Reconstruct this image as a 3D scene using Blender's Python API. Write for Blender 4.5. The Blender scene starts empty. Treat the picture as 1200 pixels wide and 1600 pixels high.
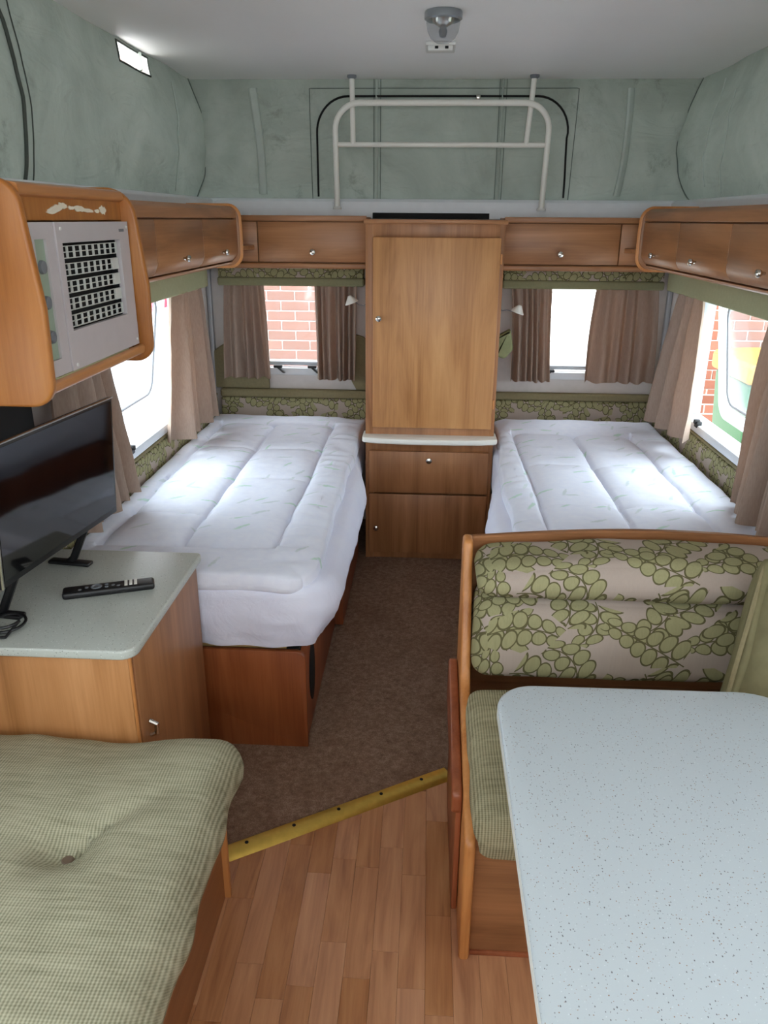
import bpy, bmesh, math, random
from math import sin, cos, pi, radians, sqrt, exp
from mathutils import Vector, Matrix, noise
random.seed(7)
scene = bpy.context.scene
COL = scene.collection

# ------------------------------------------------------------------ camera
YAW, PITCH, ROLL, FPX = .0531, .3611, .0076, 1212.0
_f = Vector((-sin(YAW)*cos(PITCH), cos(YAW)*cos(PITCH), -sin(PITCH)))
_r = Vector((cos(YAW), sin(YAW), 0)); _u = _r.cross(_f)
_R = _r*cos(ROLL) + _u*sin(ROLL); _U = -_r*sin(ROLL) + _u*cos(ROLL)
cd = bpy.data.cameras.new('camera'); cam = bpy.data.objects.new('camera', cd); COL.objects.link(cam)
cd.sensor_fit = 'VERTICAL'; cd.sensor_height = 24; cd.lens = FPX/1600*24; cd.clip_start = .02
M = Matrix((_R, _U, -_f)).transposed().to_4x4(); M.translation = (0, 0, 1.5); cam.matrix_world = M
scene.camera = cam

# ------------------------------------------------------------------ sky and exposure
w = bpy.data.worlds.new('overcast_sky'); scene.world = w; w.use_nodes = True
bg = w.node_tree.nodes['Background']; bg.inputs[0].default_value = (.925, .955, 1.0, 1); bg.inputs[1].default_value = 1.0
vs = scene.view_settings
vs.view_transform = 'Standard'; vs.look = 'None'; vs.gamma = 1; vs.use_curve_mapping = False
vs.exposure = 3.42
scene.cycles.max_bounces = 10; scene.cycles.diffuse_bounces = 6; scene.cycles.transparent_max_bounces = 12
scene.cycles.sample_clamp_indirect = 6.0
scene.cycles.use_denoising = True

def portal(name, loc, sx, sy, direction):
    l = bpy.data.lights.new(name, 'AREA'); l.shape = 'RECTANGLE'; l.size = sx; l.size_y = sy
    l.cycles.is_portal = True
    o = bpy.data.objects.new(name, l); COL.objects.link(o); o.location = loc
    o.rotation_euler = Vector(direction).to_track_quat('-Z', 'Y').to_euler()
    return o

# ------------------------------------------------------------------ room measures
XL, XR, YB, YF = -1.067, 1.140, 3.84, -1.5
ZR, ZC = 1.585, 2.073          # top of solid wall, ceiling
# window openings:  (lo, hi, z0, z1)
WIN_BL = (-.88, -.42, .80, 1.235); WIN_BR = (.47, 1.02, .80, 1.235)
WIN_L = (2.40, 3.36, .715, 1.245); WIN_R = (2.40, 3.36, .715, 1.245)
WIN_L2 = (.10, .95, .80, 1.20); WIN_R2 = (.10, .95, .86, 1.18)  # unseen side openings, sized to set the foreground brightness
WIN_F = (-.45, .50, .95, 1.40); WIN_F2 = (-.70, .77, 1.68, 1.98); WIN_C = (-1.0, .40, 1.67, 2.0)  # unseen openings in end wall and canvas, added to let in more light
for nm, wy, x, d in (('daylight_left', WIN_L, XL-.03, 1), ('added_daylight_left_lounge', WIN_L2, XL-.03, 1), ('daylight_right', WIN_R, XR+.03, -1), ('unseen_daylight_right_dinette', WIN_R2, XR+.03, -1), ('added_daylight_left_canvas', WIN_C, XL-.06, 1), ('added_daylight_right_canvas', WIN_C, XR+.06, -1)):
    portal(nm, (x, (wy[0]+wy[1])/2, (wy[2]+wy[3])/2), wy[1]-wy[0], wy[3]-wy[2], (d, 0, 0))
for nm, wx, y, d in (('daylight_back_left', WIN_BL, YB+.03, -1), ('daylight_back_right', WIN_BR, YB+.03, -1), ('added_daylight_front', WIN_F, YF-.03, 1), ('added_daylight_front_canvas', WIN_F2, YF-.03, 1)):
    portal(nm, ((wx[0]+wx[1])/2, y, (wx[2]+wx[3])/2), wx[1]-wx[0], wx[3]-wx[2], (0, d, 0))

# ------------------------------------------------------------------ geometry helpers
ORG = {}
class B:
    def __init__(s): s.bm = bmesh.new()
    def add(s, b2):
        me = bpy.data.meshes.new('t'); b2.to_mesh(me); s.bm.from_mesh(me); bpy.data.meshes.remove(me); b2.free(); return s
    def box(s, x0, x1, y0, y1, z0, z1, bev=0, seg=2):
        b = bmesh.new(); bmesh.ops.create_cube(b, size=1)
        for v in b.verts: v.co = Vector((x0+(v.co.x+.5)*(x1-x0), y0+(v.co.y+.5)*(y1-y0), z0+(v.co.z+.5)*(z1-z0)))
        if bev: bmesh.ops.bevel(b, geom=b.edges[:], offset=bev, segments=seg, profile=.5, affect='EDGES')
        return s.add(b)
    def prism(s, pts, axis, a0, a1, bev=0, seg=2):
        def P(p, a): return {'x': (a, p[0], p[1]), 'y': (p[0], a, p[1]), 'z': (p[0], p[1], a)}[axis]
        b = bmesh.new()
        A = [b.verts.new(P(p, a0)) for p in pts]; C = [b.verts.new(P(p, a1)) for p in pts]; n = len(pts)
        caps = [b.faces.new(A), b.faces.new(C)]
        for i in range(n): b.faces.new((A[i], A[(i+1) % n], C[(i+1) % n], C[i]))
        bmesh.ops.recalc_face_normals(b, faces=b.faces[:])
        if bev:
            es = [e for f in caps for e in f.edges]
            bmesh.ops.bevel(b, geom=es, offset=bev, segments=seg, profile=.5, affect='EDGES')
        return s.add(b)
    def tube(s, path, r, n=10, closed=False, flat=1.0):
        b = bmesh.new(); path = [Vector(p) for p in path]; N = len(path); rings = []; up = Vector((.13, .21, .97)).normalized()
        for i, p in enumerate(path):
            a = path[(i-1) % N] if (closed or i) else p; c = path[(i+1) % N] if (closed or i < N-1) else p
            t = (c-a).normalized(); u = up - t*up.dot(t)
            if u.length < .05: u = Vector((1, 0, 0)) - t*t.x
            u.normalize(); v = t.cross(u); up = u
            rr = r[i] if isinstance(r, (list, tuple)) else r
            rings.append([b.verts.new(p + u*(rr*cos(2*pi*k/n)) + v*(rr*flat*sin(2*pi*k/n))) for k in range(n)])
        for i in range(N if closed else N-1):
            A, C = rings[i], rings[(i+1) % N]
            for k in range(n): b.faces.new((A[k], A[(k+1) % n], C[(k+1) % n], C[k]))
        if not closed: b.faces.new(rings[0]); b.faces.new(rings[-1])
        bmesh.ops.recalc_face_normals(b, faces=b.faces[:])
        return s.add(b)
    def lathe(s, prof, o, d=(0, 0, 1), n=20):
        b = bmesh.new(); d = Vector(d).normalized(); o = Vector(o)
        u = d.orthogonal().normalized(); v = d.cross(u); rings = []
        for r, h in prof:
            if r < 1e-6: rings.append([b.verts.new(o+d*h)])
            else: rings.append([b.verts.new(o+d*h+u*(r*cos(2*pi*k/n))+v*(r*sin(2*pi*k/n))) for k in range(n)])
        for A, C in zip(rings, rings[1:]):
            for k in range(n):
                q = [A[k % len(A)], A[(k+1) % n % len(A)], C[(k+1) % n % len(C)], C[k % len(C)]]
                q = list(dict.fromkeys(q))
                if len(q) > 2: b.faces.new(q)
        for R_ in (rings[0], rings[-1]):
            if len(R_) > 2: b.faces.new(R_)
        bmesh.ops.recalc_face_normals(b, faces=b.faces[:])
        return s.add(b)
    def rbox(s, lo, hi, r, n=(10, 10, 6), fn=None):
        """box with big soft edges; every face a grid, fn(p, q) moves each point (q = -1..1 place in the box)"""
        b = bmesh.new(); lo = Vector(lo); hi = Vector(hi); c = (lo+hi)/2; h = (hi-lo)/2; r = min(r, min(h)*.999)
        def ticks(k):
            L = 2*h[k]; m = n[k]; e = min(r/L, .5); ts = [e*(1-cos(pi/2*i/4)) for i in range(4)]
            mid = [e+(1-2*e)*i/m for i in range(m+1)]
            return ts + mid + [1-t for t in reversed(ts)]
        T = [ticks(k) for k in range(3)]; cache = {}
        def vert(i, j, k):
            key = (i, j, k)
            if key in cache: return cache[key]
            q = Vector((T[0][i]*2-1, T[1][j]*2-1, T[2][k]*2-1)); p = Vector((c[a]+q[a]*h[a] for a in range(3)))
            inn = Vector((min(max(p[a], lo[a]+min(r, h[a])), hi[a]-min(r, h[a])) for a in range(3))); d = p-inn
            if d.length > 1e-9: p = inn + d.normalized()*r
            if fn: p = Vector(fn(p, q))
            cache[key] = b.verts.new(p); return cache[key]
        N = [len(t)-1 for t in T]
        for i in range(N[0]):
            for j in range(N[1]):
                for k in (0, N[2]): b.faces.new((vert(i, j, k), vert(i+1, j, k), vert(i+1, j+1, k), vert(i, j+1, k)))
            for k in range(N[2]):
                for j in (0, N[1]): b.faces.new((vert(i, j, k), vert(i+1, j, k), vert(i+1, j, k+1), vert(i, j, k+1)))
        for j in range(N[1]):
            for k in range(N[2]):
                for i in (0, N[0]): b.faces.new((vert(i, j, k), vert(i, j+1, k), vert(i, j+1, k+1), vert(i, j, k+1)))
        bmesh.ops.remove_doubles(b, verts=b.verts[:], dist=1e-5)
        bmesh.ops.recalc_face_normals(b, faces=b.faces[:])
        return s.add(b)
    def grid(s, us, vs_, fn, thick=0, skip=None):
        b = bmesh.new(); V = [[b.verts.new(fn(u, v)) for v in vs_] for u in us]
        for i in range(len(us)-1):
            for j in range(len(vs_)-1):
                if skip and skip((us[i]+us[i+1])/2, (vs_[j]+vs_[j+1])/2): continue
                b.faces.new((V[i][j], V[i+1][j], V[i+1][j+1], V[i][j+1]))
        if thick:
            bmesh.ops.recalc_face_normals(b, faces=b.faces[:]); bmesh.ops.solidify(b, geom=b.faces[:], thickness=thick)
        return s.add(b)
    def xform(s, fn):
        for v in s.bm.verts: v.co = fn(v.co)
        return s
    def build(s, name, mat, parent=None, label=None, cat=None, group=None, kind=None, ang=38, flat=False):
        me = bpy.data.meshes.new(name)
        vs3 = [v.co for v in s.bm.verts]
        if parent is None:
            xs = [v.x for v in vs3]; ys = [v.y for v in vs3]; zs = [v.z for v in vs3]
            org = Vector(((min(xs)+max(xs))/2, (min(ys)+max(ys))/2, min(zs)))
        else: org = ORG[parent.name]
        for v in s.bm.verts: v.co = v.co - org
        s.bm.to_mesh(me); s.bm.free()
        if not flat and len(me.polygons):
            me.polygons.foreach_set('use_smooth', [True]*len(me.polygons)); me.set_sharp_from_angle(angle=radians(ang))
        me.materials.append(mat)
        o = bpy.data.objects.new(name, me); COL.objects.link(o)
        if parent is None: o.location = org
        else: o.parent = parent
        ORG[o.name] = org
        return tag(o, label, cat, group, kind)
def tag(o, label=None, cat=None, group=None, kind=None):
    if label: o['label'] = label
    if cat: o['category'] = cat
    if group: o['group'] = group
    if kind: o['kind'] = kind
    return o
def thing(name, loc, label, cat, group=None, kind=None):
    o = bpy.data.objects.new(name, None); COL.objects.link(o); o.location = loc; o.empty_display_size = .05
    ORG[o.name] = Vector(loc); return tag(o, label, cat, group, kind)
def inst(me, name, parent, loc, rot=(0, 0, 0), scale=(1, 1, 1)):
    o = bpy.data.objects.new(name, me); COL.objects.link(o); o.parent = parent
    o.location = Vector(loc) - ORG[parent.name]; o.rotation_euler = rot; o.scale = scale; return o
def lin(a, b, n): return [a+(b-a)*i/n for i in range(n+1)]
def rpoly(pts, rs, n=6):
    """polygon with rounded corners: rs one radius per corner"""
    out = []; N = len(pts)
    for i in range(N):
        p = Vector(pts[i]); r = rs[i] if isinstance(rs, (list, tuple)) else rs
        if r <= 0: out.append(tuple(p)); continue
        a = (Vector(pts[i-1])-p).normalized(); c = (Vector(pts[(i+1) % N])-p).normalized()
        th = math.acos(max(-1, min(1, a.dot(c)))); d = r/math.tan(th/2); ctr = p+(a+c).normalized()*(r/sin(th/2))
        s0 = p+a*d-ctr; s1 = p+c*d-ctr; a0 = math.atan2(s0.y, s0.x); a1 = math.atan2(s1.y, s1.x); da = (a1-a0+pi) % (2*pi)-pi
        for k in range(n+1): out.append((ctr.x+r*cos(a0+da*k/n), ctr.y+r*sin(a0+da*k/n)))
    return out
def holes(b, axis, pos, th, u0, u1, z0, z1, hs):
    """a wall slab with rectangular openings; axis 'x' or 'y' is its normal, pos..pos+th its faces"""
    us = sorted({u0, u1, *[h[0] for h in hs], *[h[1] for h in hs]}); zs = sorted({z0, z1, *[h[2] for h in hs], *[h[3] for h in hs]})
    for a, c in zip(us, us[1:]):
        for e, f in zip(zs, zs[1:]):
            um, zm = (a+c)/2, (e+f)/2
            if any(h[0] < um < h[1] and h[2] < zm < h[3] for h in hs): continue
            if axis == 'x': b.box(min(pos, pos+th), max(pos, pos+th), a, c, e, f)
            else: b.box(a, c, min(pos, pos+th), max(pos, pos+th), e, f)
    return b

# ------------------------------------------------------------------ material helpers
def srgb(r, g, b):
    f = lambda c: (c/255/12.92) if c/255 <= .04045 else ((c/255+.055)/1.055)**2.4
    return (f(r), f(g), f(b), 1)
class S:
    """a socket with arithmetic"""
    def __init__(s, nt, sock): s.nt = nt; s.k = sock
    def _m(s, op, *o):
        n = s.nt.nodes.new('ShaderNodeMath'); n.operation = op
        for i, x in enumerate((s,)+o):
            if isinstance(x, S): s.nt.links.new(x.k, n.inputs[i])
            else: n.inputs[i].default_value = x
        return S(s.nt, n.outputs[0])
    def __add__(s, o): return s._m('ADD', o)
    def __sub__(s, o): return s._m('SUBTRACT', o)
    def __mul__(s, o): return s._m('MULTIPLY', o)
    def __truediv__(s, o): return s._m('DIVIDE', o)
    def lt(s, o): return s._m('LESS_THAN', o)
    def gt(s, o): return s._m('GREATER_THAN', o)
    def abs(s): return s._m('ABSOLUTE')
    def min(s, o): return s._m('MINIMUM', o)
    def max(s, o): return s._m('MAXIMUM', o)
    def fract(s): return s._m('FRACT')
    def sin(s): return s._m('SINE')
    def cos(s): return s._m('COSINE')
    def sm(s, a, b):
        n = s.nt.nodes.new('ShaderNodeMapRange'); n.interpolation_type = 'SMOOTHSTEP'; s.nt.links.new(s.k, n.inputs[0])
        n.inputs[1].default_value = a; n.inputs[2].default_value = b; return S(s.nt, n.outputs[0])
class Mat:
    def __init__(s, name, rough=.5, metal=0, spec=.5, col=None):
        s.m = bpy.data.materials.new(name); s.m.use_nodes = True; s.nt = s.m.node_tree
        s.p = s.nt.nodes['Principled BSDF']; s.out = s.nt.nodes['Material Output']
        s.p.inputs['Roughness'].default_value = rough; s.p.inputs['Metallic'].default_value = metal
        s.p.inputs['Specular IOR Level'].default_value = spec
        if col: s.p.inputs['Base Color'].default_value = col
        s._co = None
    def n(s, t, **k):
        nd = s.nt.nodes.new('ShaderNode'+t)
        for a, v in k.items(): setattr(nd, a, v)
        return nd
    def set(s, sock, v):
        if isinstance(v, S): s.nt.links.new(v.k, sock)
        elif hasattr(v, 'links'): s.nt.links.new(v, sock)
        else: sock.default_value = v
    def co(s):
        if not s._co: s._co = s.n('TexCoord').outputs['Object']
        return s._co
    def xyz(s, v=None):
        n = s.n('SeparateXYZ'); s.nt.links.new(v if v is not None else s.co(), n.inputs[0]); return [S(s.nt, o) for o in n.outputs]
    def vec(s, x, y, z=0.0):
        n = s.n('CombineXYZ')
        for i, a in enumerate((x, y, z)): s.set(n.inputs[i], a)
        return n.outputs[0]
    def scaled(s, sc, v=None):
        n = s.n('Mapping'); s.nt.links.new(v if v is not None else s.co(), n.inputs[0]); n.inputs['Scale'].default_value = sc; return n.outputs[0]
    def noise(s, scale, detail=3, rough=.5, dist=0, v=None, color=False):
        n = s.n('TexNoise'); s.set(n.inputs['Vector'], v if v is not None else s.co()); n.inputs['Scale'].default_value = scale
        n.inputs['Detail'].default_value = detail; n.inputs['Roughness'].default_value = rough; n.inputs['Distortion'].default_value = dist
        return n.outputs['Color'] if color else S(s.nt, n.outputs[0])
    def ramp(s, fac, stops):
        n = s.n('ValToRGB'); s.set(n.inputs[0], fac); e = n.color_ramp.elements
        while len(e) < len(stops): e.new(.5)
        for k, (p, c) in zip(e, stops): k.position = p; k.color = c
        return n.outputs[0]
    def mix(s, f, a, b, mode='MIX'):
        n = s.n('Mix', data_type='RGBA', blend_type=mode); s.set(n.inputs[0], f); s.set(n.inputs[6], a); s.set(n.inputs[7], b); return n.outputs[2]
    def base(s, c): s.set(s.p.inputs['Base Color'], c); return s
    def bump(s, h, strength=.3, dist=.002):
        n = s.n('Bump'); s.set(n.inputs['Height'], h); n.inputs['Strength'].default_value = strength; n.inputs['Distance'].default_value = dist
        s.nt.links.new(n.outputs[0], s.p.inputs['Normal']); return s
    def surf(s, sh): s.nt.links.new(sh, s.out.inputs[0])
    def translucent(s, f, col):
        t = s.n('BsdfTranslucent'); s.set(t.inputs[0], col); m = s.n('MixShader'); m.inputs[0].default_value = f
        s.nt.links.new(s.p.outputs[0], m.inputs[1]); s.nt.links.new(t.outputs[0], m.inputs[2]); s.surf(m.outputs[0]); return s

def plain(name, c, rough=.5, metal=0, spec=.5, mottled=.06, scale=30):
    m = Mat(name, rough, metal, spec); k = tuple(x*(1-mottled*2) for x in c[:3])+(1,)
    m.base(m.mix(m.noise(scale, 4), k, tuple(min(1, x*(1+mottled)) for x in c[:3])+(1,))); return m.m
def wood(name, dark, mid, light, axis, rough=.38, rnd=0.0, figure=1.0):
    m = Mat(name, rough, spec=.45)
    sc = {'x': (.9, 9, 9), 'y': (9, .9, 9), 'z': (9, 9, .9)}[axis]; fs = {'x': (4, 160, 160), 'y': (160, 4, 160), 'z': (160, 160, 4)}[axis]
    v = m.scaled(sc)
    if rnd:
        oi = m.n('ObjectInfo'); ad = m.n('VectorMath', operation='ADD'); m.nt.links.new(v, ad.inputs[0])
        q = S(m.nt, oi.outputs['Random'])*37.0; m.nt.links.new(m.vec(q, q, q), ad.inputs[1]); v = ad.outputs[0]
    a = m.noise(1.1*figure, 5, .55, 1.2, v); b = m.noise(1.0, 2, .6, 0, m.scaled(fs))
    c = m.ramp(a*.8+b*.2, [(.33, dark), (.5, mid), (.68, light)])
    if rnd:
        hs = m.n('HueSaturation'); m.set(hs.inputs['Color'], c); r = S(m.nt, oi.outputs['Random'])
        m.set(hs.inputs['Value'], r*(2*rnd)+(1-rnd)); m.set(hs.inputs['Saturation'], r*(-.14)+1.02); c = hs.outputs[0]
    m.base(c); m.bump(b, .08, .0006); return m.m
def leaf_fabric(name, plane, ground=srgb(180, 165, 154), leaf=srgb(166, 162, 122), line=srgb(98, 94, 64), size=1.0, more=1.0):
    m = Mat(name, .9, spec=.15); x, y, z = m.xyz()
    u, v = {'xz': (x, z), 'yz': (y, z), 'xzy': (x, z+y*.75), 'xy': (x, y)}[plane]
    wob = m.noise(22, 2)
    lay = None
    for k, (off, sc, ln) in enumerate(((0.0, 6.2, .105), (5.37, 6.9, .062*more))):
        vo = m.n('TexVoronoi', voronoi_dimensions='2D'); p = m.vec(u+off, v+off*.7); m.set(vo.inputs['Vector'], p)
        vo.inputs['Scale'].default_value = sc/size; vo.inputs['Randomness'].default_value = .75
        pu, pv, _ = m.xyz(vo.outputs['Position']); ru, rv, _ = m.xyz(vo.outputs['Color'])
        du = (u+off-pu)/size; dv = (v+off*.7-pv)/size; an = ru*6.283
        a = du*an.cos()+dv*an.sin(); b = dv*an.cos()-du*an.sin()
        b = b+a*a*4.0*(rv-.5)*4.0
        step = .034; side = b.gt(0)
        ak = a/step+side*.5+40; cell = ak.fract()-.5
        tap = (a/ln+.15)*(-.5)+1.0
        h = tap*.024
        e1 = cell*step/(.0185); e2 = (b.abs()-h)/(tap*.0235)
        e = e1*e1+e2*e2+(wob-.5)*.35
        inside = a.abs().lt(ln)
        lf = e.lt(1.0)*inside; ol = lf*e.gt(.68)
        stem = b.abs().lt(.0016)*a.abs().lt(ln*1.12)
        if lay is None: lay = (lf, ol.max(stem*(lf*(-1)+1)))
        else: lay = (lay[0].max(lf), (ol.max(stem*(lf*(-1)+1))*(lay[0]*(-1)+1)).max(lay[1]))
    weave = m.noise(260, 2, v=m.scaled((1, 1, .12))); streak = m.noise(60, 3, v=m.scaled((4, 4, .25)))
    g = m.mix(streak*.5, ground, tuple(c*.8 for c in ground[:3])+(1,)); l = m.mix(streak*.9, leaf, tuple(c*.72 for c in leaf[:3])+(1,))
    c = m.mix(lay[0], g, l); c = m.mix(lay[1], c, line)
    m.base(c); m.bump(weave+lay[0]*.6, .25, .001); return m.m
def rib_fabric(name, c0, c1, axis='x', per=.0058):
    m = Mat(name, .92, spec=.12); x, y, z = m.xyz(); u = {'x': x, 'y': y}[axis]; o = {'x': y, 'y': x}[axis]
    rib = (u*(6.283/per)).sin()*.5+.5; cross = ((o+z)*(6.283/(per*.9))).sin()*.5+.5
    st = m.noise(16, 4, .6, .3, m.scaled((.7, 6, 3) if axis == 'x' else (6, .7, 3))); bl = m.noise(5, 3)
    f = rib*.34+cross*.14+st*.55+bl*.25-.12
    m.base(m.ramp(f, [(.25, c0), (.75, c1)])); m.bump(rib+cross*.4, .45, .0012); return m.m
def laminate(name, c, spots, n1=150, dens=.13, rough=.3):
    m = Mat(name, rough, spec=.45); col = c
    for k, (sp, sc, th) in enumerate(spots):
        vo = m.n('TexVoronoi'); m.set(vo.inputs['Vector'], m.scaled((1, 1, 1) if k else (1, .7, 1))); vo.inputs['Scale'].default_value = sc
        d = S(m.nt, vo.outputs['Distance']); r, g, _ = m.xyz(vo.outputs['Color'])
        col = m.mix(d.lt(r*th)*g.gt(.45), col, sp)
    m.base(col); return m.m

W_D, W_M, W_L = srgb(130, 86, 53), srgb(160, 109, 70), srgb(180, 127, 85)
M_wx = wood('cherry_wood_along_x', W_D, W_M, W_L, 'x'); M_wy = wood('cherry_wood_along_y', W_D, W_M, W_L, 'y'); M_wz = wood('cherry_wood_upright', W_D, W_M, W_L, 'z')
M_door = wood('beech_wardrobe_door', srgb(158, 106, 62), srgb(188, 134, 84), srgb(206, 154, 102), 'z')
M_amber = wood('amber_wood', srgb(150, 90, 34), srgb(170, 106, 46), srgb(186, 124, 62), 'z', .35, figure=1.4)
M_ambery = wood('amber_wood_rail', srgb(160, 102, 54), srgb(184, 122, 70), srgb(202, 142, 90), 'y', .3)
M_cab = wood('cabinet_front_wood', srgb(154, 102, 56), srgb(184, 128, 78), srgb(202, 146, 96), 'z')
M_edge = wood('amber_edge_band', srgb(176, 110, 56), srgb(200, 134, 76), srgb(214, 150, 92), 'z', .35)
M_red = wood('reddish_wood', srgb(122, 62, 36), srgb(146, 80, 48), srgb(164, 96, 62), 'z')
M_plank = wood('laminate_strip', srgb(164, 106, 66), srgb(192, 132, 86), srgb(208, 150, 102), 'y', .33, rnd=.13, figure=2.2)
M_wall = plain('offwhite_wall_lining', srgb(214, 208, 204), .55)
M_ceil = plain('white_ceiling_board', srgb(243, 243, 243), .6, mottled=.02, scale=3)
M_rail = plain('white_painted_rail', srgb(226, 230, 234), .4, mottled=.03)
M_white = plain('white_enamel', srgb(236, 234, 226), .35, mottled=.02)
M_plast = plain('white_plastic', srgb(222, 222, 218), .4, mottled=.02)
M_chrome = plain('brushed_chrome', srgb(205, 203, 196), .22, 1, mottled=.02)
M_black = plain('black_plastic', srgb(22, 22, 24), .4, mottled=.1)
M_dark = plain('flat_near_black', srgb(12, 12, 13), .8)
M_grey = plain('grey_aluminium', srgb(176, 180, 186), .4, .3, mottled=.03)
M_gasket = plain('grey_gasket', srgb(120, 124, 130), .6)
M_brass = plain('brass_strip', srgb(214, 178, 84), .32, .75, mottled=.12, scale=60)
M_fascia = plain('silver_grey_fascia', srgb(196, 190, 192), .42, .1, mottled=.03)
M_leaf_x = leaf_fabric('leaf_fabric_back', 'xz', size=.9, more=1.5); M_leaf_y = leaf_fabric('leaf_fabric_side', 'yz', size=.9, more=1.5); M_leaf_b = leaf_fabric('leaf_fabric_backrest', 'xzy')
M_olive = plain('plain_olive_fabric', srgb(140, 130, 100), .9, spec=.1, mottled=.1, scale=90)
M_rib = rib_fabric('green_ribbed_fabric', srgb(124, 122, 98), srgb(186, 182, 156), 'x')
M_rib2 = rib_fabric('green_ribbed_seat', srgb(118, 112, 86), srgb(178, 170, 138), 'x')
M_counter = laminate('grey_speckled_worktop', srgb(190, 195, 188), [(srgb(140, 146, 140), 230, .3), (srgb(222, 226, 222), 260, .3)])
M_table = laminate('pale_speckled_tabletop', srgb(188, 197, 202), [(srgb(110, 110, 114), 300, .27), (srgb(146, 118, 98), 250, .22), (srgb(100, 102, 108), 160, .12), (srgb(204, 212, 216), 260, .22)])
M_edgew = plain('pale_laminate_edge', srgb(226, 230, 226), .4, mottled=.03)
def _curtain():
    m = Mat('taupe_curtain_cloth', .9, spec=.1); f = m.noise(220, 2, v=m.scaled((1, 1, .2)))
    c = m.mix(f, srgb(160, 140, 126), srgb(194, 174, 160)); m.base(c); m.bump(f, .2, .0008); m.translucent(.26, srgb(206, 174, 148)); return m.m
M_curt = _curtain()
def _canvas():
    m = Mat('grey_green_canvas', .75, spec=.2)
    big = m.noise(2.6, 5, .6, .6); mould = m.noise(7, 6, .7, .4); fine = m.noise(180, 2); bl = m.noise(1.5, 3, .5, .3, m.scaled((1, 1, .45)))
    c = m.ramp(big, [(.3, srgb(142, 151, 142)), (.55, srgb(166, 175, 166)), (.75, srgb(180, 188, 180))])
    st = mould.sm(.52, .72)*bl.sm(.42, .62); c = m.mix(st*.55, c, srgb(82, 92, 76))
    wr = m.noise(9, 3, .5, 1.5, m.scaled((.35, .35, 1.0)))
    m.base(c); m.bump(wr*.8+fine*.02+big, .6, .03); m.translucent(.02, srgb(176, 190, 178)); return m.m
M_canvas = _canvas()
def _bed():
    m = Mat('white_quilt_leaf_print', .85, spec=.1); x, y, z = m.xyz(); col = m.mix(m.noise(40, 3), srgb(227, 231, 248), srgb(240, 243, 253))
    for off, sc, c in ((0.0, 7.0, srgb(186, 220, 202)), (3.3, 8.0, srgb(204, 216, 218))):
        vo = m.n('TexVoronoi', voronoi_dimensions='2D'); m.set(vo.inputs['Vector'], m.vec(x+off, y+off)); vo.inputs['Scale'].default_value = sc
        pu, pv, _ = m.xyz(vo.outputs['Position']); r, g, _ = m.xyz(vo.outputs['Color']); an = r*1.6-.2
        du = x+off-pu; dv = y+off-pv; a = du*an.cos()+dv*an.sin(); b = dv*an.cos()-du*an.sin()
        e = (a/.04)*(a/.04)+(b/.0075)*(b/.0075)+(m.noise(70, 3)-.5)*2.2
        col = m.mix(e.sm(1.0, .2)*g.gt(.45)*.7, col, c)
    m.base(col); m.bump(m.noise(35, 4, .6), .25, .004); return m.m
M_quilt = _bed()
def _sheet():
    m = Mat('white_cotton_sheet', .85, spec=.1); m.base(m.mix(m.noise(8, 4), srgb(224, 227, 248), srgb(238, 241, 253))); m.bump(m.noise(9, 4, .6, 1.0), .5, .01); return m.m
M_sheet = _sheet()
def _carpet():
    m = Mat('brown_carpet', .98, spec=.05); f = m.noise(330, 3, .7); b = m.noise(4, 5, .6); t = m.noise(60, 3, .6)
    c = m.ramp(f*.55+t*.45, [(.3, srgb(104, 80, 64)), (.5, srgb(146, 118, 98)), (.7, srgb(182, 156, 136))]); c = m.mix(b.sm(.45, .7)*.4, c, srgb(120, 88, 68))
    m.base(c); m.bump(f+t*.5, .8, .004); return m.m
M_carpet = _carpet()
def _pane(name, tint, haze, hc):
    m = Mat(name); t = m.n('BsdfTransparent'); t.inputs[0].default_value = tint; g = m.n('BsdfGlossy'); g.inputs['Roughness'].default_value = .03
    lw = m.n('LayerWeight'); fc = S(m.nt, lw.outputs['Facing']); fr = fc*fc*fc*fc*.5+.035; mx = m.n('MixShader'); m.set(mx.inputs[0], fr); m.nt.links.new(t.outputs[0], mx.inputs[1]); m.nt.links.new(g.outputs[0], mx.inputs[2])
    d = m.n('BsdfTranslucent'); d.inputs[0].default_value = hc; m2 = m.n('MixShader'); m2.inputs[0].default_value = haze
    m.nt.links.new(mx.outputs[0], m2.inputs[1]); m.nt.links.new(d.outputs[0], m2.inputs[2]); m.surf(m2.outputs[0]); return m.m
M_acryl = _pane('hazy_acrylic_pane', (.9, .95, .96, 1), .02, (.9, .95, 1, 1)); M_acrylb = _pane('hazy_end_window_pane', (.9, .93, .94, 1), .05, (1, .97, .95, 1)); M_clear2 = _pane('added_canvas_window', (.94, .96, .94, 1), .06, (1, 1, .95, 1)); M_clear = _pane('clear_vinyl', (.93, .95, .92, 1), .25, (1, 1, .95, 1)); M_glass = _pane('lamp_glass', (.86, .88, .9, 1), .2, (.9, .9, .9, 1))
M_screen = Mat('glossy_black_screen', .06, spec=.9, col=srgb(8, 8, 10)).m

# ================================================================== THE SETTING
STR = dict(kind='structure')
b = B(); b.box(XL-.04, XR+.04, YF, YB+.04, -.05, -.006)
floor = b.build('floor', M_wy, label='wood strip laminate floor between the bench and the dinette', cat='floor', kind='structure')
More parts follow.
